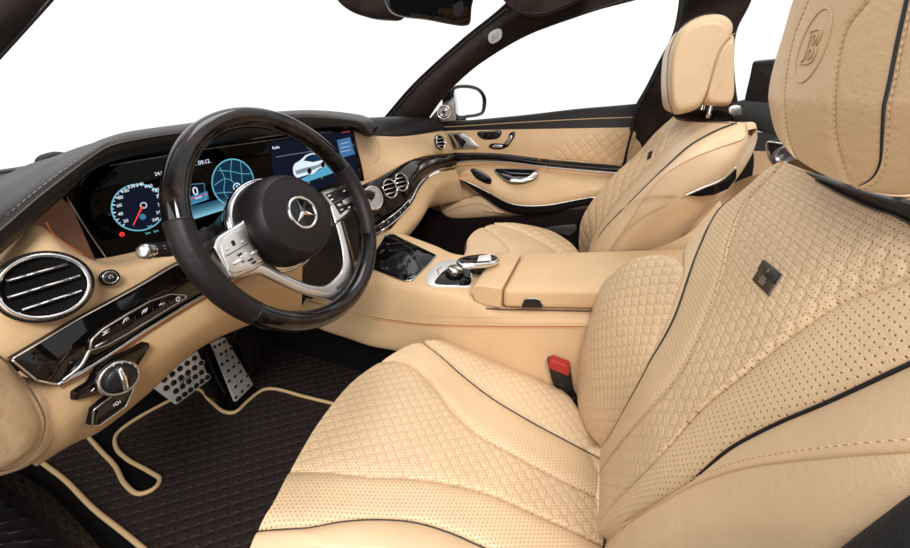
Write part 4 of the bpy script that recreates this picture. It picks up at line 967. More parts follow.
# upper dark rail under the window
u0 = DX([(440, 117), (456, 120), (513, 116), (575, 109), (637, 103.5), (660, 100)], .79)
u1 = DX([(440, 122), (456, 122.5), (513, 119), (575, 114), (637, 110), (660, 108)], .765)
u2 = DX([(440, 127), (456, 126.3), (513, 122.7), (575, 119.3), (636, 117), (660, 116)], .75)
u3 = DX([(440, 131), (456, 130.5), (513, 129.3), (575, 128.2), (634, 127.3), (660, 127)], .745)
loft([u0 + [.03, 0, -.01], u0, u1, u2], 60, 20).build('window_rail', hood_m, dr)
tube(u2 + [-.002, 0, 0], .0017, 60, 6).build('rail_seam', pip_t, dr)
loft([u2 + [0, 0, 0], u3], 60, 4).build('rail_edge', brown, dr)
# tan card between rail and wood
w0 = DX([(440, 154), (454, 153), (497, 153.6), (544, 159), (618.5, 166), (660, 170)], .735)
um = DX([(440, 141), (470, 141), (520, 141), (570, 143), (626, 145), (660, 147)], .735)
loft([u3, um, w0], 60, 20).build('upper_card', tan, dr)
qg = Guide(P(600, 146, X=.735), (0, -1, 0), (0, 0, 1))
qo = [P(a, b, X=X_) for a, b, X_ in ((635, 131.5, .7335), (615, 132, .7335), (590, 134.5, .7335), (573, 138.5, .733), (563, 145, .733), (555, 156, .732), (585, 160.5, .732), (620, 164, .732), (632, 148, .733))]
pq = rs(qo, 110, True, False); cen = pq.mean(0)
quv = np.c_[-(pq[:, 1]), pq[:, 2]]
rr = [1.0, .97, .9, .6, .3, .001]; G = np.stack([cen + (pq - cen) * s + [-(.004 * (1 - s ** 6)), 0, 0] for s in rr])
MB().add(G.reshape(-1, 3), gridfaces(110, len(rr), True), np.c_[-G.reshape(-1, 3)[:, 1], G.reshape(-1, 3)[:, 2]]).build('quilted_insert', tan_diamond, dr)
# wood band
w1 = DX([(440, 171), (454, 162.5), (497.5, 161), (544, 166), (606, 171.5), (660, 176)], .735)
loft([w0 + [.012, 0, 0], w0 + [-.004, 0, 0], (w0 + w1) / 2 + [-.014, 0, 0], w1 + [-.004, 0, 0], w1 + [.012, 0, 0]], 60, 18).build('wood_trim', wood_m, dr)
tube(w1 + [-.006, 0, -.002], .0016, 60, 6).build('trim_edge', alu, dr)
tube(DX([(456, 165.5), (497, 163.8), (540, 168.5)], .728), .0012, 40, 6).build('ambient_strip', amber, dr)
# lower card, armrest and pocket
l0 = w1 + [0, 0, -.004]
l1_ = DX([(440, 190), (460, 186), (500, 186), (545, 186), (606, 188), (660, 190)], .745)
l2_ = DX([(430, 207), (450, 212), (490, 214), (540, 212), (600, 206), (660, 204)], .74)
loft([l0, l1_, l2_, l2_ + [.01, 0, -.06]], 60, 20).build('lower_card', tan, dr)
a0 = A([P(a, b, X=x) for a, b, x in ((459, 177, .70), (463, 171, .705), (471, 167.5, .715), (494, 168.5, .725), (540, 171.5, .725), (575, 175, .725), (606, 177.5, .72), (650, 182, .72))])
a1_ = A([P(a, b, X=x) for a, b, x in ((459, 178, .695), (470, 176, .675), (486, 182, .655), (512, 193, .645), (545, 195.5, .645), (580, 190, .65), (606, 187, .66), (650, 190, .66))])
a2_ = A([P(a, b, X=x) for a, b, x in ((460, 179, .69), (468, 182, .672), (488, 192, .65), (513, 204, .64), (544, 205.2, .64), (584, 198.3, .65), (606, 196, .66), (650, 195, .66))])
loft([a0 + [.03, 0, 0], a0, a0 * .5 + a1_ * .5 + [-.005, 0, .006], a1_, a2_, a2_ + [.03, 0, -.01]], 80, 34).build('armrest', tan, dr)
tube(a2_ + [-.001, 0, -.001], .0024, 80, 8).build('armrest_trim', chrome, dr)
a3_ = A([P(a, b, X=x) for a, b, x in ((461, 181, .70), (466, 184, .69), (485, 198, .672), (500, 208, .665), (516, 213.5, .66), (545, 213.5, .66), (584, 205.5, .665), (650, 201, .67))])
loft([a2_ + [.006, 0, -.002], a3_, a3_ + [.06, 0, -.01]], 80, 12).build('pull_strip', brown, dr)
tube(PXs([(538, 158.5, .727), (546, 165, .724), (548, 172, .722), (542, 181, .71)]), .0012, 20, 6).build('seam', thread_s, dr)
# map pocket
mo_ = A([P(a, b, X=.69) for a, b in ((438.6, 207), (446, 203.5), (462, 200), (480, 196.5), (490, 199), (502, 207), (516, 214.5), (500, 216), (475, 218.5), (451, 218.7), (443, 215))])
plate(rs(mo_, 80, True), .05, .012, dome=.008).build('map_pocket', tan_seat, dr)
tube(PXs([(445, 212, .684), (462, 206, .683), (482, 204, .682), (496, 212, .683)]), .0012, 30, 6).build('pocket_seam', thread_s, dr)
loft([DX([(370, 190), (400, 200), (425, 206), (451, 215), (500, 217), (560, 211), (620, 206)], .70), DX([(370, 240), (420, 240), (451, 240), (500, 236), (560, 232), (620, 228)], .70), DX([(370, 262), (415, 262), (451, 262), (500, 262), (560, 262), (620, 262)], .68)], 40, 12).build('kick_panel', brown, dr)
# fittings
sg = [P(a, b, X=.728) for a, b in ((448, 133.5), (462, 132.3), (470, 137), (479, 147), (476, 149), (454, 149.3))]
g_ = plate(rs(sg, 60, True, True), .008, .0015).build('speaker_grille', alu, dr, angle=40)
mm = MB()
for k in range(7):
    t = (k + 1) / 8; a = A(sg[0]) * (1 - t) + A(sg[2]) * t; b = A(sg[5]) * (1 - t) + A(sg[3]) * t; tube([a + [-.0015, 0, -.002], b + [-.0015, 0, .004]], .0009, 2, 5, mb=mm)
mm.build('grille_slot', lacq, g_)
plate(rs([P(a, b, X=.7262) for a, b in ((453, 134.5), (457, 134.3), (466, 142), (462, 148.5))], 40, True, True), .002, .0006).build('grille_insert', lacq, g_, angle=40)
ms = [P(a, b, X=.731) for a, b in ((477, 132.5), (488, 131.3), (501, 131), (500, 136), (497, 138.5), (483, 139), (479, 136.5))]
k_ = plate(rs(ms, 50, True), .008, .0016).build('memory_switch', lacq, dr, angle=40)
for a in (482, 488.5, 495): plate(rs([P(a - 2.4, 134, X=.7292), P(a + 2.4, 133.6, X=.7292), P(a + 2.2, 136.6, X=.7292), P(a - 2, 137, X=.7292)], 24, True, True), .003, .0006).build('key', satin, k_)
tube(PXs([(479, 133.3, .7288), (490, 132, .7288), (500, 131.8, .7288)]), .0009, 20, 5).build('switch_trim', alu, k_)
# seat shaped switch: cushion and backrest rockers
s1 = [P(a, b, X=.729) for a, b in ((488.5, 146.5), (491, 143.8), (498, 143.5), (505, 144.5), (506, 147), (502, 149), (492, 148.8))]
s2 = [P(a, b, X=.729) for a, b in ((502.5, 147), (505, 142), (508, 139), (509, 134.5), (512, 131.8), (514.5, 132.5), (514, 137), (511, 142), (507, 147))]
for q in (s1, s2):
    k_ = plate(rs(q, 50, True), .01, .002).build('seat_adjust_switch', lacq, dr, angle=40)
    qq = rs(q, 50, True); cq = qq.mean(0); plate(cq + (qq - cq) * .62 + [-.0015, 0, 0], .004, .0015).build('switch_cap', alu, k_, angle=40)
ws = [P(a, b, X=x) for a, b, x in ((470.5, 169.5, 0.69), (474, 168.5, .69), (485, 173, .678), (491, 178.5, .66), (490.5, 183.5, .648), (484, 182.5, .65), (474, 176, .67))]
k_ = plate(rs(ws, 50, True), .01, .002, rise=.003).build('window_switch', lacq, dr, angle=40)
plate(rs([P(a, b, X=.645) for a, b in ((476, 173.5), (483, 175.5), (487, 179), (484, 180), (477, 176.5))], 30, True), .004, .001, rise=.004).build('rocker', satin, k_)
hd = [P(a, b, X=.705 - (b - 169) * .0040) for a, b in ((494.4, 169.2), (505, 168.6), (520, 168.8), (533, 169.5), (538, 171), (537, 175), (531.5, 179), (520, 181.8), (509, 181.5), (501, 176.5))]
k_ = plate(rs(hd, 70, True), .012, .002).build('handle_recess', lacq, dr, angle=40)
plate(rs([P(a, b, X=.697 - (b - 169) * .0040) for a, b in ((511, 177.5), (520, 178.6), (528, 176), (533.5, 171), (538, 171), (537, 175), (531.5, 179), (520, 181.8), (509.5, 181)) ], 60, True), .007, .0025).build('door_handle', chrome, dr, angle=50)
tube(rs(A(hd) + [-.001, 0, 0], 70, True), .0013, 70, 6, closed=True).build('handle_trim', alu, k_)
lathe([(.006, -.02), (.006, .004), (.0075, .005), (.0075, .011), (.005, .014), (0, .0145)], P(610.5, 109.5, X=.775), (0, 0, 1), n=24).build('lock_pin', chrome, dr)
# speaker sail, mirror, window pane and frame
ts = [P(a, b, X=.745) for a, b in ((427, 121.7), (434, 113), (444, 102.5), (452.7, 97.5), (454.5, 104), (455, 121), (442, 122))]
k_ = plate(rs(ts, 70, True, True), .012, .003).build('mirror_sail', simple('dark_sail_metal', (.25, .23, .22), .35, .9), dr, angle=40)
c = P(444, 112, X=.742); N = unit((-1, -.25, .08)); V = A([0, 0, 1.])
lathe([(.031, -.003), (.031, .002), (.0285, .0045), (.026, .002)], c, N, V).build('speaker_ring', chrome, k_)
lathe([(.026, .0015), (.012, .003), (0, .0035)], c, N, V).build('speaker_mesh', lacq, k_)
mm = MB()
for r_ in (.010, .015, .020): lathe([(r_ - .001, .003), (r_, .0042), (r_ + .001, .003)], c, N, V, mb=mm)
mm.build('speaker_rib', chrome, k_)
mh = [P(a, b, X=.93) for a, b in ((452.5, 90), (455, 87.5), (465, 86.3), (474, 87.6), (480, 90.8), (484.3, 98), (484.6, 104), (482.5, 112), (478, 114.6), (468, 116.2), (459, 117), (454, 113))]
_mn = unit((-.316, -.949, .02)); _mc = P(468, 102, X=.93)
mh = [CAM + (q - CAM) * ((_mc - CAM) @ _mn) / ((q - CAM) @ _mn) for q in mh]
k_ = plate(rs(mh, 90, True), .06, .005, toward=_mn).build('mirror_housing', satin, dr, angle=50)
cm = A(mh).mean(0); plate(rs([cm + (A(q) - cm) * .93 + _mn * .003 for q in mh], 90, True), .003, .0005, toward=_mn).build('mirror_glass', mirror_m, k_, angle=40)
tube(rs(A(mh), 90, True) + _mn * .002, .0075, 90, 8, closed=True).build('mirror_rim', satin, k_)
tube([P(456, 116, X=.88), P(464, 118, X=.92)], .02, 6, 10).build('mirror_foot', satin, k_)
# window frame and pane
pane = [P(a, b, X=X_) for a, b, X_ in ((443, 117, .80), (500, 60, .74), (560, 25, .68), (640, -4, .65), (690, -10, .64), (684, 30, .67), (655, 78, .73), (637, 104, .79))]
MB().add(rs(pane, 60, True, True), [list(range(60))]).build('window_pane', glass_m, dr, smooth=False)

# ---------------------------------------------------------------- centre pillar and rear compartment
bpil = thing('centre_pillar', 'dark brown centre pillar and seal behind the passenger window', 'pillar', P(680, 150, X=.74))
e0 = PXs([(690, -20, .66), (686, 8, .68), (680, 32, .70), (665, 62, .72), (650, 90, .735), (640, 108, .74), (634, 130, .74), (626, 165, .74), (622, 215, .74)])
e1 = PXs([(722, -20, .64), (719, 10, .66), (714, 40, .68), (702, 80, .70), (690, 115, .72), (685, 150, .72), (680, 200, .72), (676, 225, .72)])
e2 = PXs([(757, -20, .66), (750, 3, .68), (737, 30, .70), (734, 60, .72), (737, 100, .735), (742, 120, .74), (752, 150, .74), (752, 190, .74), (750, 225, .74)])
slab([e0, e1, e2], (.05, 0, 0), 60, 24).build('pillar_trim', alc, bpil)
es = PXs([(682, -20, .66), (679.5, 8, .68), (674, 32, .70), (660, 60, .72), (646, 88, .735), (636, 106, .74), (630, 128, .74), (622, 160, .74), (618, 200, .74)])
slab([es + [-.002, 0, 0], (es + e0) / 2 + [-.012, 0, 0], e0 + [-.004, 0, 0]], (.04, 0, 0), 60, 14).build('door_seal', rubber, bpil)
tube((es * .55 + e0 * .45) + [-.014, 0, 0], .0018, 60, 6).build('seal_highlight', satin, bpil)
rs_ = thing('rear_screen', 'black rear entertainment screen shell between the two headrests', 'screen', P(760, 100, X=.36))
q = PXs([(769, 60, .34), (752, 61.5, .36), (749, 77, .36), (744, 98, .36), (743, 122, .36), (770, 128, .34), (815, 130, .3), (818, 58, .3)])
plate(rs(q, 70, True, True), .05, .008).build('screen_shell', satin, rs_, angle=40)
q = PXs([(742, 100, .355), (731, 103, .36), (728, 108, .36), (727, 120, .36), (745, 128, .355), (790, 140, .3), (812, 140, .3), (812, 105, .3)])
plate(rs(q, 60, True, True), .05, .008).build('screen_bracket', matte, rs_, angle=40)
plate(rs(PXs([(729.5, 107, .352), (741, 106, .352), (742, 114, .352), (731, 116, .352)]), 30, True), .006, .002).build('bracket_cap', alu, rs_, angle=40)
rd = thing('rear_door_card', 'tan and dark rear door card seen between the front seats', 'door card', P(770, 160, X=.74))
loft([PXs([(735, 128, .76), (760, 132, .76), (800, 136, .76), (840, 138, .76)]), PXs([(735, 150, .745), (760, 151, .745), (800, 152, .745), (840, 154, .745)])], 20, 4).build('rail', brown, rd)
loft([PXs([(735, 150, .744), (760, 151, .744), (800, 152, .744), (840, 154, .744)]), PXs([(735, 165, .74), (760, 170, .74), (800, 174, .74), (840, 180, .74)]), PXs([(735, 200, .735), (760, 205, .735), (800, 210, .735), (840, 215, .735)])], 20, 12).build('card', tan, rd)
loft([PXs([(733, 140, .70), (738, 150, .70), (742, 165, .70), (720, 215, .70)]), PXs([(752, 146, .70), (754, 158, .70), (752, 178, .70), (745, 215, .70)])], 20, 10).build('brown_edge', brown, rd)
rc_ = thing('rear_console', 'chrome edged rear console with a round silver knob behind the seats', 'rear console', P(780, 155, X=.12))
q = PXs([(767, 142, .16), (771, 141.5, .16), (800, 147, .12), (806, 170, .12), (774, 170, .16), (770, 160, .16)])
plate(rs(q, 40, True, True), .06, .003).build('console_body', satin, rc_, angle=40)
tube(PXs([(776, 168, .155), (769, 158, .155), (767.5, 142, .155), (775, 142.5, .15), (800, 147.5, .115)]), .0018, 40, 8).build('console_trim', alu, rc_)
c = P(787, 157, X=.125); lathe([(.024, 0), (.024, .008), (.021, .013), (.014, .0135), (.012, .010), (0, .011)], c, unit(unit(CAM - c) + [-.2, .5, .1]), n=40).build('knob', simple('dark_knob_metal', (.16, .15, .15), .3, 1.0), rc_)
sb = thing('rear_seat_base', 'tan leather rear seat base glimpsed behind the passenger seat', 'rear seat', P(690, 225, X=.3))
loft([PXs([(640, 232, .30), (690, 213, .30), (740, 180, .30), (800, 165, .30)]), PXs([(640, 270, .25), (690, 250, .25), (740, 225, .25), (800, 210, .25)])], 20, 6).build('cushion', tan, sb)
rbox(-.68, .72, -1.30, -.80, .03, .34, .05).build('bench', tan, sb)
rbox(-.68, .72, -1.45, -1.26, .25, .60, .05).build('bench_back', tan, sb)
# ---------------------------------------------------------------- driver's seat
ds_ = thing('seat_assembly', 'tan leather driver seat in the foreground with quilted and perforated panels', 'car seat', (-.38, .1, .02))
ta = math.radians(10)
def hC(u, v): return .010 * sm((np.abs(u) - .12) / .12) - 1.2 * np.clip(v - .20, 0, 1) ** 2 - .9 * np.clip(np.abs(u) - .235, 0, 1) ** 1.2
GC = Guide((-.375, .12, .283), (1, 0, 0), (0, math.cos(ta), math.sin(ta)), hC)
cu = lambda l: GC.UV(l)
k0 = [(424, 345), (440, 343), (457, 344), (490, 350), (524, 365), (557, 388), (582, 417), (604, 452)]
k1 = [(424, 345), (440, 357), (461, 375.5), (490.5, 398.5), (524, 419), (566, 442), (604, 462)]
k12 = [(407, 349), (425, 362), (448, 388), (485, 417), (518, 440), (560, 461), (604, 482)]
k2 = [(381, 363), (401, 363), (424, 378), (449, 409), (474, 434), (507, 453), (549, 476), (604, 504)]
k23a = [(348.6, 388), (385, 402), (420, 425), (458, 450), (500, 472), (545, 495), (602, 522)]
k23b = [(319, 425), (360, 435), (410, 447), (455, 464), (498, 482), (540, 503), (602, 534)]
k3 = [(290, 473), (323, 473), (365, 478), (407, 480), (449, 486), (490, 496.6), (532, 515), (574, 534), (602, 548)]
k34 = [(274, 506), (310, 503), (350, 501), (395, 502), (440, 510), (485, 523), (530, 541), (600, 575)]
k4 = [(258, 533), (302, 530), (344, 523), (378, 521), (415, 524), (449, 534), (480, 547.5), (535, 572), (600, 602)]
k5 = [(247, 562), (290, 562), (340, 556), (390, 558), (430, 570), (480, 590), (560, 640)]
U0, U1, U12, U2, Ua, Ub, U3, U34, U4, U5 = [cu(k) for k in (k0, k1, k12, k2, k23a, k23b, k3, k34, k4, k5)]
cush = strip(GC, [U2, Ua, Ub, U3], 140, 70, .008, .12).build('cushion', tan_quilt, ds_)
strip(GC, [U1, U12, U2], 120, 30, .010, .3).build('cushion_band', tan_perf, cush)
strip(GC, [U0, (rs(U0, 60) + rs(U1, 60)) / 2, U1], 120, 30, .014, .4).build('cushion_bolster', tan_quilt_side, cush)
strip(GC, [U3, U34, U4], 120, 30, .010, .3).build('cushion_band', tan_perf, cush)
strip(GC, [U4, U5], 120, 24, .012, .5).build('cushion_side', tan_seat, cush)
for k, r in ((U1, .0022), (U4, .0020)): tube(GC.at(rs(k, 160), .0015), r, 0, 8).build('piping', pip_b, cush)
for k in (U2, U3): tube(GC.at(rs(k, 160), -.0008), .0012, 0, 6).build('seam', thread_s, cush)
for k, d in ((U1, .006), (U4, -.008)):
    q = rs(k, 150); T = np.gradient(q, axis=0); T /= np.linalg.norm(T, axis=1)[:, None]
    stitches(GC.at(q + np.c_[-T[:, 1], T[:, 0]] * d, .0052)[3:-3], 'stitching', thread, cush, .0055, .0006)
front = [(424, 345), (415, 346.5), (407, 349), (394, 355), (378, 365), (363, 376), (348.6, 388), (336, 403), (323.5, 419), (306, 447), (290, 473.6), (276, 500), (265, 523.7), (254.6, 548), (247, 562), (240, 580)]
f0 = GC.at(rs(cu(front), 90), .0)
loft([f0 + [0, -.012, .003], f0 + [0, .003, -.004], f0 + [0, .010, -.022], f0 + [0, .004, -.09], f0 + [0, -.05, -.20]], 90, 24).build('cushion_front', tan_seat, cush)
s0 = GC.at(rs(U0, 80))
loft([s0 + [-.004, 0, .001], s0 + [.006, 0, -.004], s0 + [.014, 0, -.03], s0 + [.004, 0, -.16]], 80, 16).build('cushion_flank', tan_seat, cush)
MB().add([(-.62, -.16, .02), (-.14, -.16, .02), (-.14, .30, .02), (-.62, .30, .02), (-.62, -.16, .17), (-.14, -.16, .17), (-.14, .30, .17), (-.62, .30, .17)], [[0, 3, 2, 1], [4, 5, 6, 7], [0, 1, 5, 4], [1, 2, 6, 5], [2, 3, 7, 6], [3, 0, 4, 7]]).build('seat_base', matte, ds_, smooth=False)
# backrest
tb = math.radians(22)
def hB(u, v):
    f = 1 - .8 * sm((v + .16) / .2)
    return .058 * sm((u - .055) / .19) * f - .55 * np.clip(-(v + .20), 0, 1) ** 1.5 - .45 * np.clip(v - .085, 0, 1) ** 1.3 + .004
GB = Guide((-.37, -.205, .74), (1, 0, 0), (0, -math.sin(tb), math.cos(tb)), hB)
bu = lambda l: GB.UV(l)
b0 = [(648, 258), (636, 261.5), (625, 268.5), (598.5, 295), (582, 323), (575.5, 349), (576, 380), (578, 401), (589, 432), (602, 448)]
b1 = [(648, 258), (661, 255.5), (672, 257), (681, 263), (683, 276), (675, 300), (656, 350), (642, 380), (622, 417), (602, 448)]
b2L = [(741, 194), (724, 206), (708, 219), (692, 234), (685, 250), (683.5, 276), (675.5, 300), (656.5, 350), (642.5, 380), (622, 417), (603, 448)]
b2 = [(741, 194), (721.5, 209), (710, 227), (702, 245), (689, 280), (675.5, 318.5), (657, 353), (642.7, 380), (622.5, 417), (604, 448)]
b2U = [(770, 171), (758, 180), (741, 194), (721.5, 209), (702, 245), (689, 280), (675.5, 318.5), (657, 353), (642.7, 380), (622.5, 417), (603, 448)]
b3 = [(786, 162.5), (769, 181), (748, 203), (733, 238), (725, 272), (706, 330), (687, 371), (664, 401), (629, 440), (602, 475)]
b3m = [(846, 188), (822, 215), (800, 245), (785, 290), (758, 345), (722, 385), (690, 420), (648, 455), (602, 510)]
b4 = [(960, 254), (910, 280), (841, 307), (790, 342), (744.6, 378), (706, 409), (656, 467), (600, 540)]
b45 = [(1000, 300), (915, 322), (838, 355), (785, 387), (738, 418), (697, 449), (650, 490), (597, 544)]
b5 = [(990, 336), (940, 353), (908, 367), (829, 403.5), (775, 426.5), (729, 451.5), (693, 483), (645, 513), (592, 548)]
V0, V1, V2L, V2, V2U, V3, V3m, V4, V45, V5 = [bu(k) for k in (b0, b1, b2L, b2, b2U, b3, b3m, b4, b45, b5)]
back = strip(GB, [V3, V3m, V4], 160, 90, .006, .10).build('backrest', tan_perf_big if False else leather('tan_quilted_back_leather', TAN2, 'scale', (.020, .0125), perf=.0052, pdia=.0008, depth=.24), ds_)
strip(GB, [V0, (rs(V0, 60) + rs(V1, 60)) / 2, V1], 120, 40, .014, .45, ends=.12).build('side_bolster', tan_quilt_side, back)
strip(GB, [V2L, V2], 120, 16, .003, .5).build('bolster_band', tan_seat, back)
strip(GB, [V2U, V3], 120, 30, .006, .3).build('backrest_band', tan_perf_big, back)
strip(GB, [V4, V45, V5], 140, 40, .006, .3).build('backrest_band', tan_perf_big, back)
for k, r, o_ in ((V2, .0017, .002), (V5[:7], .0014, .0015)): tube(GB.at(rs(k, 160), o_), r, 0, 8).build('piping', pip_b, back)
for k in (V3, V1, V4): tube(GB.at(rs(k, 160), -.0010), .0009, 0, 6).build('seam', thread_s, back)
q = rs(V3, 160); stitches(GB.at(q + [.004, 0], .0045), 'stitching', thread_s, back, .005, .0005)
# outer bolster beside the open door
o0 = GB.at(rs(V5, 90), .0)
GB2 = Guide(GB.O, GB.U, GB.V, lambda u, v: hB(u, v) + .045)
rdg = [(1000, 449), (960, 449.5), (910, 451.3), (870, 453), (829, 457), (790, 460), (752, 466)]
def gbo(x, y, o): return Guide(GB.O, GB.U, GB.V, lambda u, v: hB(u, v) + o).px([(x, y)])[0]
o1 = A([gbo(*q) for q in ((1000, 449, .045), (955, 449.5, .045), (910, 451.3, .045), (870, 453.5, .044), (829, 457, .042), (790, 461, .038), (752, 466.5, .032), (720, 475, .025), (690, 487, .017), (665, 501, .010), (635, 519, .005), (592, 548, .0))])
o01 = rs(o0, 90) * .5 + rs(o1, 90) * .5 + np.linspace(1, 0, 90)[:, None] ** 1.5 * [0, .002, .004]
o1r = rs(o1, 90); tt = np.linspace(1, 0, 90)[:, None]
o2 = o1r + [-.014, .004, -.012] + tt * [-.012, .0, -.010]
o3 = o1r + [-.040, -.02, -.07] + tt * [-.012, -.02, -.02]
o4 = o1r + [-.040, -.08, -.16]
o5 = o1r + [.05, -.14, -.2]
loft([o0, o01, o1], 120, 24).build('bolster_shoulder', tan_seat, back)
obl = loft([o1, o2, o3, o4, o5], 140, 50).build('outer_bolster', tan_seat, back)
tube(rs(o1, 120) + [0, 0, .0], .0009, 0, 6).build('seam', thread_s, back)
stitches(o1r[:64] + GB.N * .001 + [.003, .0, .0035], 'stitching', thread_s, back, .006, .00042)
t_ = np.linspace(0, 1, 48)[:, None]; lens = np.sin(np.pi * t_) ** .8
e0 = o1r[42:] * 1.0; e1 = o1r[42:] + (rs(o2, 90)[42:] - o1r[42:]) * 1.3 * lens; nb = unit((-.6, .5, .6)) * .0012
loft([e0 + nb, (e0 + e1) / 2 + nb * 1.6, e1 + nb], 60, 10).build('bolster_strip', tan_perf, back)
# dark shell at the seat's outer corner
sh0 = on_surface(obl, ((832, 556), (848, 545), (862, 536), (890, 518), (912, 504), (940, 487)), .004)
sh1 = on_surface(obl, ((846, 575), (862, 562), (880, 552), (905, 536), (925, 524), (955, 508)), .010)
sh2 = on_surface(obl, ((860, 600), (880, 590), (900, 580), (925, 565), (945, 552), (975, 536)), .010)
loft([sh0 - GB.N * .004, sh0, sh1, sh2, sh2 + [0, 0, -.05]], 50, 24).build('seat_shell', leather('shell_fabric', (.010, .009, .012), rough=.75, sheen=0, fine=2.0, gs=500), ds_)
# back shell so that the seat has a thickness
tp_ = GB.at(rs(bu([(741, 194), (770, 171), (786, 162.5), (797, 159), (846, 188), (910, 222), (960, 254)]), 60))
loft([tp_, tp_ + [0, -.03, .008], tp_ + [0, -.08, -.02], tp_ + [0, -.12, -.2], tp_ + [0, -.06, -.45]], 60, 30).build('seat_back', tan_seat, back)
sd = GB.at(rs(np.vstack([bu(b2L[:4]), V1[3:5], V0[3:]]), 60))
loft([sd, sd + [.01, -.03, 0], sd + [.0, -.10, 0]], 60, 12).build('back_flank', tan_seat, back)
# piping badge and brand plate
bq = A([gbo(x, y, .0075) for x, y in ((764, 259.5), (781.5, 274), (768, 296), (751.5, 279.5))])
bd = plate(rs(bq, 60, True, True), .0022, .0007).build('badge', simple('badge_metal', (.10, .082, .07), .35, .8), back, angle=40)
dx = unit(bq[0] - bq[1]); dz = unit(bq[0] - bq[3]) if False else unit((bq[0] + bq[1]) - (bq[2] + bq[3])); ce = bq.mean(0) + GB.N * .0012; wv = np.linalg.norm(bq[0] - bq[1]); hv = np.linalg.norm(bq[0] - bq[3])
badge_p = simple('badge_print', (.55, .47, .40), .35, .7)
plate([ce + dx * wv * .49 * i + dz * hv * j for i, j in ((-1, .02), (1, .02), (1, .47), (-1, .47))], .0006, .0001).build('badge_field', simple('badge_black', (.012, .011, .011), .3), bd)
for k, (s_, h_) in enumerate((('BRABUS', .08), ('EXCLUSIVE', .20), ('LEATHER', .31))): text(s_, ce - dz * hv * h_, -dx, dz, hv * .11, badge_p, bd, 'badge_lettering')
text('B', ce + dz * hv * .26, -dx, dz, hv * .22, badge_p, bd, 'badge_letter')
# headrest guide plate
ga = A([GB.at(bu([(x, y)]), o_)[0] for x, y, o_ in ((808, 172, .004), (832, 181, .010), (870, 195, .012), (912, 207, .012), (960, 222, .012), (962, 252, .006), (910, 222, .006), (882, 212.5, .006), (846, 196, .005), (822, 183, .004))])
gd = plate(ga, .020, .002, rise=.002).build('headrest_guide', satin, back, angle=40)
tube(ga[5:] + GB.N * .003, .0010, 40, 6).build('guide_edge', satin, gd)
for x in (-.41, -.33): tube([(x, -.275, .83), (x, -.25, .92)], .007, 6, 14).build('post', chrome, back)
# headrest
def hH(u, v): return -1.1 * np.clip(np.abs(u) - .02, 0, 1) ** 2.0 - .35 * np.clip(-v - .05, 0, 1) ** 1.2 - .25 * np.clip(v - .05, 0, 1) ** 1.2
GH = Guide((-.37, -.185, .98), (-1, 0, 0), (0, 0, 1), hH)
hu = lambda l: GH.UV(l)
hA = [(812, -60), (800, -12), (782, 14.6), (773, 44), (769.5, 73), (771, 109.5), (778, 135), (793, 153.5), (799, 158)]
hBc = [(826, -60), (815, -12), (796.5, 36.5), (789, 73), (787, 109.5), (790, 135), (795, 150), (800, 158.5)]
hC_ = [(895, -60), (880, -12), (849, 29), (840, 65.7), (836.6, 102), (838.5, 138.7), (846, 166), (856, 186)]
hD = [(924, -60), (913, -12), (900.5, 44), (891, 91), (886, 138.7), (884, 164), (877, 178), (862, 188)]
hE = [(1010, -60), (1000, 0), (990, 60), (975, 120), (950, 165), (915, 193), (880, 193.5), (862, 189)]
hBCm = [(858, -60), (846, -12), (822, 34), (813, 70), (810, 106), (813, 138), (820, 158), (828, 175)]
Q = [hu(k) for k in (hA, hBc, hBCm, hC_, hD, hE)]
hr = strip(GH, [Q[1], Q[2], Q[3]], 80, 50, .003, .12).build('headrest', leather('headrest_leather', TANC, rough=.42, fine=1.7, gs=300), ds_)
strip(GH, [Q[0], Q[1]], 80, 30, .004, .5).build('headrest_side', leather('headrest_side_leather', TANC, rough=.42, fine=1.8, gs=300), hr)
strip(GH, [Q[3], Q[4]], 80, 30, .003, .3).build('headrest_wing', bpy.data.materials['headrest_leather'], hr)
strip(GH, [Q[4], Q[5]], 80, 40, .004, .3).build('headrest_side', bpy.data.materials['headrest_leather'], hr)
tube(GH.at(rs(Q[4], 120), .0015), .0016, 0, 8).build('piping', pip_b, hr)
for k in (Q[1], Q[3]):
    stitches(GH.at(rs(k, 120) + [.0022, 0], .0026), 'stitching', thread_s, hr, .0050, .0006)
stitches(GH.at(rs(Q[4], 120) + [.007, 0], .0040), 'stitching', thread_s, hr, .0052, .0006)
hb = GH.at(rs(np.vstack([Q[0], hu([(818, 168.5), (847, 182.5), (862, 189), (880, 194), (915, 195), (950, 168)])]), 90))
loft([hb, hb + [0, -.012, -.002] + (hb.mean(0) - hb) * .02, hb + [0, -.05, 0] + (hb.mean(0) - hb) * .08, hb + [0, -.085, .01] + (hb.mean(0) - hb) * .4], 90, 16).build('headrest_shell', tan_seat, hr)
# embossed oval and letter
embm = simple('embossed_leather', (.56, .38, .21), .5, grain=.3)
cu_ = hu([(816.5, 46.5)])[0]; t = np.linspace(0, 2 * np.pi, 60, endpoint=False)
ax1 = hu([(828, 20)])[0] - cu_; tilt = 0.0
a_, b_ = np.linalg.norm(hu([(816.5, 46.5), (831, 46)])[1] - cu_), np.linalg.norm(hu([(820.5, 14.5)])[0] - cu_)
tube(GH.at(cu_ + np.c_[a_ * np.cos(t), b_ * np.sin(t)], .0034), .0007, 0, 6, closed=True).build('embossed_oval', embm, hr)
mB = MB(); hh, ww = b_ * .46, a_ * .46
def bl(pts, closed=False): tube(GH.at(cu_ + A([(x * ww, y * hh) for x, y in pts]), .0036), .0008, 40, 6, closed=closed, mb=mB)
bl([(-1, 1), (.25, 1), (.75, .85), (.85, .5), (.7, .15), (.35, .05), (.8, -.1), (1, -.5), (.8, -.88), (.25, -1), (-1, -1)])
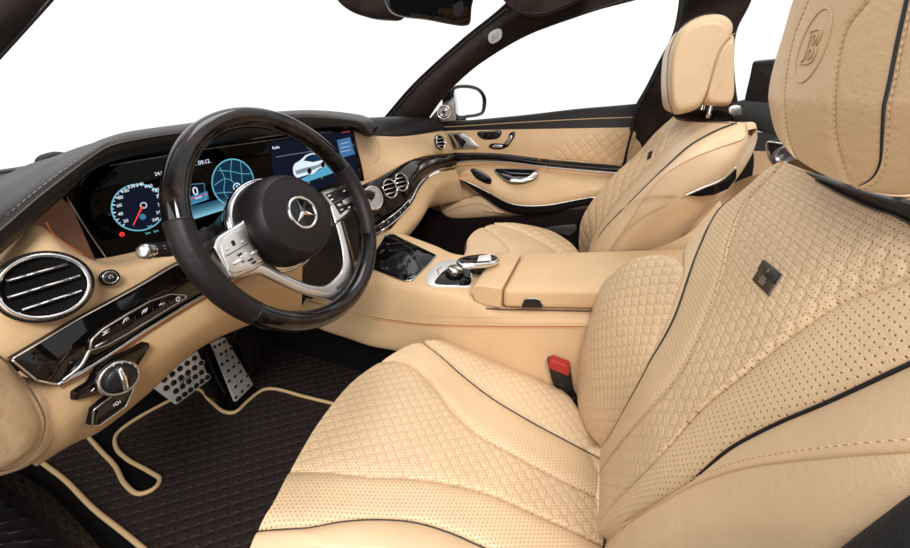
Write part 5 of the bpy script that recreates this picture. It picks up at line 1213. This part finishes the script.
tube(GH.at(cu_ + A([(-1 * ww, 1 * hh), (-1 * ww, .8 * hh), (-.7 * ww, .75 * hh), (-.7 * ww, -.75 * hh), (-1 * ww, -.8 * hh), (-1 * ww, -1 * hh)]), .0036), .0008, 40, 6, sharp=True, mb=mB)
bl([(-.25, .7), (.15, .7), (.35, .45), (.15, .2), (-.25, .2)]); tube(GH.at(cu_ + A([(-.25 * ww, .7 * hh), (-.25 * ww, .2 * hh)]), .0036), .0008, 10, 6, sharp=True, mb=mB)
bl([(-.25, -.15), (.2, -.15), (.45, -.45), (.2, -.7), (-.25, -.7)]); tube(GH.at(cu_ + A([(-.25 * ww, -.15 * hh), (-.25 * ww, -.7 * hh)]), .0036), .0008, 10, 6, sharp=True, mb=mB)
mB.build('embossed_letter', embm, hr)

# ---------------------------------------------------------------- passenger seat
ps = thing('seat_assembly', 'tan leather passenger seat behind the centre console, seen from its side', 'car seat', (.37, .1, .02))
F0 = PXs([(674, 116, .56), (656, 132, .58), (636, 154.5, .59), (612, 176.6, .60), (592, 201, .60), (581.5, 220, .60), (579, 239, .59), (580, 256, .58), (586, 268, .57)])
F0b = PXs([(680, 119, .50), (662, 136, .51), (645, 157, .52), (623, 178, .53), (604, 201, .53), (592, 222, .53), (588, 240, .53), (588, 256, .53), (592, 268, .52)])
F1 = PXs([(690, 122, .40), (674, 138, .40), (657, 158, .40), (638, 178, .42), (619, 199, .45), (603, 222, .46), (593, 240, .47), (590, 256, .47), (594, 268, .46)])
F2 = PXs([(736, 123.5, .23), (715, 131.5, .20), (690, 145.5, .19), (670, 163, .19), (652, 180, .20), (636, 196, .21), (618, 214, .22), (603, 230, .23), (592, 248, .24), (590, 268, .24)])
S1 = PXs([(746, 124, .20), (744, 138, .15), (720, 147, .145), (690, 159, .14), (664, 175, .14), (645, 197, .14), (632, 218, .14), (618, 238, .145), (606, 255, .15), (600, 270, .15)])
S2 = PXs([(747.5, 130, .19), (747, 142, .155), (732, 158, .14), (708, 176, .135), (684, 192, .13), (662, 208, .13), (642, 228, .13), (624, 250, .135), (612, 270, .14)])
S3 = PXs([(748, 130, .22), (748, 142, .20), (740, 163, .18), (720, 192, .17), (698, 213, .17), (682, 229, .17), (668, 245, .17), (652, 262, .17), (640, 275, .17)])
S4 = S3 + [.08, -.04, 0]
pb_ = loft([F0, F0b, F1], 90, 30).build('backrest', tan_quilt_side, ps)
pb_.data.materials[0] = leather('tan_quilted_far_leather', TAN2, 'diamond', (.055, .055), depth=.9)
loft([F1, (rs(F1, 60) + rs(F2, 60)) / 2 + [0, .006, 0], F2], 90, 30).build('backrest_panel', tan_perf, pb_)
bol = loft([F2, (rs(F2, 60) + rs(S1, 60)) / 2 + [-.008, .004, .002], S1], 90, 30).build('side_bolster', tan_seat, pb_)
loft([S1, S2, S3, S4, S4 + [.3, -.02, 0], F0 + [0, -.1, 0], F0], 90, 70).build('seat_shell', tan_seat, pb_)
tube(F2[:9] + [-.003, 0, .002], .002, 80, 6, rad=(.0019, .0019, .0016, .0010, .0008)).build('piping', pip_b, pb_)
tube(S1 + [-.004, 0, .001], .0012, 80, 6).build('seam', thread_s, pb_)
tube(F1 + [-.002, .003, .002], .0012, 80, 6).build('seam', thread_s, pb_)
lb = PXs([(676, 195, .125), (662, 195, .124), (648, 196, .124), (632, 202, .124), (616, 213, .126), (602, 228, .13), (593, 245, .14), (590, 262, .15)])
tube(lb + [-.003, 0, 0], .0014, 60, 6).build('seam', thread_s, pb_)
stitches(rs(lb, 60) + [-.004, -.006, -.003], 'stitching', thread_s, pb_, .009, .0009)
lb2 = PXs([(668, 203, .122), (650, 212, .121), (632, 224, .121), (616, 240, .125), (606, 258, .13)])
tube(lb2 + [-.003, 0, 0], .0012, 60, 6).build('seam', thread_s, pb_)
top = np.stack([F0[0], F0b[0], F1[0], F2[0], S1[0]])
tb_ = np.stack([F0[0], F0b[0], F1[0], F2[0], S1[0], S2[0]])
loft([tb_, tb_ + [0, -.015, .004], tb_ + [.03, -.022, -.010], tb_ + [.10, -.005, -.1]], 60, 14).build('shoulder', tan_seat, pb_)
tube(A([F0[0], F0b[0] + [0, -.004, .002], F1[0] + [0, -.006, .003], F2[0]]), .0016, 40, 6).build('piping', pip_b, pb_)
hq = PXs([(685, 195.5, .128), (700, 188.5, .125), (720, 180.5, .125), (737, 166, .13), (736, 179, .125), (728, 189, .122), (714, 195, .12), (700, 196.5, .122)])
hn = plate(rs(hq, 60, True, True), .012, .003, rise=.004).build('pull_handle', lacq, pb_, angle=40)
tube(PXs([(685, 195.5, .120), (702, 188, .117), (720, 180.8, .117), (736.5, 167, .122)]), .0022, 40, 8).build('handle_trim', chrome, hn)
q = PXs([(651.5, 153.5, .385), (655.5, 151.5, .37), (653.5, 159.5, .37), (650, 161, .385)])
plate(rs(q, 30, True, True) + [-.002, .010, .003], .003, .0006).build('badge', bpy.data.materials['badge_black'], pb_)
loft([PXs([(560, 262, .135), (600, 258, .13), (650, 250, .13), (690, 232, .14), (720, 200, .16)]), PXs([(560, 300, .135), (600, 300, .13), (650, 300, .13), (700, 290, .14), (740, 260, .16)]), PXs([(560, 360, .14), (600, 360, .14), (650, 360, .14), (700, 360, .14), (760, 330, .16)])], 40, 10).build('seat_side', tan_seat, ps)
# cushion
GP = Guide((.37, .15, .425), (1, 0, 0), (0, 1, .10))
gu = lambda l: GP.UV(l)
c0 = gu([(494, 225.5), (510, 224), (525.4, 225.5), (550, 231), (569, 242), (580, 254), (590, 268)])
c1_ = gu([(494, 225.5), (512, 229.5), (530, 237), (548, 247), (560, 257), (568, 268)])
c2_ = gu([(484, 228.5), (494, 235), (503, 243), (510, 252), (514, 262), (516, 268)])
c3_ = gu([(474, 234), (479, 241), (483, 250), (484, 258), (483, 268)])
c4_ = gu([(466.5, 242), (466, 250), (463, 258), (460, 268)])
pcu = strip(GP, [c0, c1_], 60, 24, .012, .45).build('cushion', leather('tan_quilted_far_cushion', TAN2, 'diamond', (.05, .05), depth=.9), ps)
strip(GP, [c1_, c2_], 60, 20, .008, .3).build('cushion_band', tan_perf, pcu)
strip(GP, [c2_, c3_, c4_], 60, 20, .010, .3).build('cushion_panel', tan_seat, pcu)
for k in (c1_, c2_, c3_): tube(GP.at(rs(k, 60), .001), .0014, 0, 6).build('seam', thread_s, pcu)
pf0 = GP.at(rs(np.vstack([c4_[::-1][-1:], gu([(474, 234), (484, 228.5), (494, 225.5), (510, 224), (525.4, 225.5), (550, 231), (569, 242), (580, 254)])]), 60))
loft([pf0, pf0 + [.0, .006, -.01], pf0 + [0, .004, -.1], pf0 + [0, -.02, -.3]], 60, 14).build('cushion_flank', tan_seat, pcu)
plate(rs(PXs([(541, 229, .62), (558, 226, .62), (576, 224.5, .62), (577, 229, .62), (570, 236, .62), (556, 233, .62)]), 40, True, True), .01, .002).build('seat_trim', simple('dark_trim', (.05, .05, .05), .3), ps)
# headrest
Xn = .29
hp = PXs([(712, 12, Xn), (698, 16, Xn), (684, 26, Xn), (674, 44, Xn), (670, 66, Xn), (669.5, 90, Xn), (672, 110, Xn), (677, 115, Xn), (690, 113, Xn), (700, 109, Xn), (706, 101, Xn), (712, 85, Xn), (719, 62, Xn), (727, 44, Xn), (735.5, 30, Xn), (735.5, 21, Xn), (727, 13, Xn)])
ph = bolster(hp, (.21, 0, 0), .035, 110).build('headrest', tan_seat, ps)
hp2 = PXs([(706, 102, Xn - .004), (711, 106, Xn), (721, 106.5, Xn), (731, 106, Xn), (735, 99, Xn), (736, 73, Xn), (736, 48, Xn), (735, 33, Xn), (729, 36, Xn), (722, 46, Xn - .003), (714, 68, Xn - .004), (708, 88, Xn - .004)])
bolster(hp2, (.20, 0, 0), .03, 90).build('headrest_back', tan_seat, ph)
sp_ = PXs([(716, 12.5, .31), (698, 17, .302), (683, 27, .298), (672.5, 46, .297), (668.5, 73, .297), (669.5, 98, .297), (674, 114, .30)])
tube(sp_ + [-.0, .003, .001], .0010, 60, 6).build('piping', pip_b, ph)
tube(PXs([(735, 33, .287), (729, 37, .283), (722, 47, .281), (714.7, 69, .281), (706, 102, .283)]), .0010, 50, 6).build('seam', thread_s, ph)
for x, a, b in ((.34, 711, 106), (.42, 702, 108)): tube([P(a, b, X=x) + [0, 0, -.03], P(a, b, X=x) + [0, 0, .03]], .006, 6, 14).build('post', chrome, ps)
q = PXs([(674, 117, .46), (686, 112.5, .44), (704, 110.5, .40), (724, 112, .34), (734, 117, .31), (718, 121, .32), (694, 120.5, .40)])
plate(rs(q, 50, True), .012, .002, rise=.004, toward=(0, .3, 1)).build('headrest_guide', lacq, ps, angle=40)
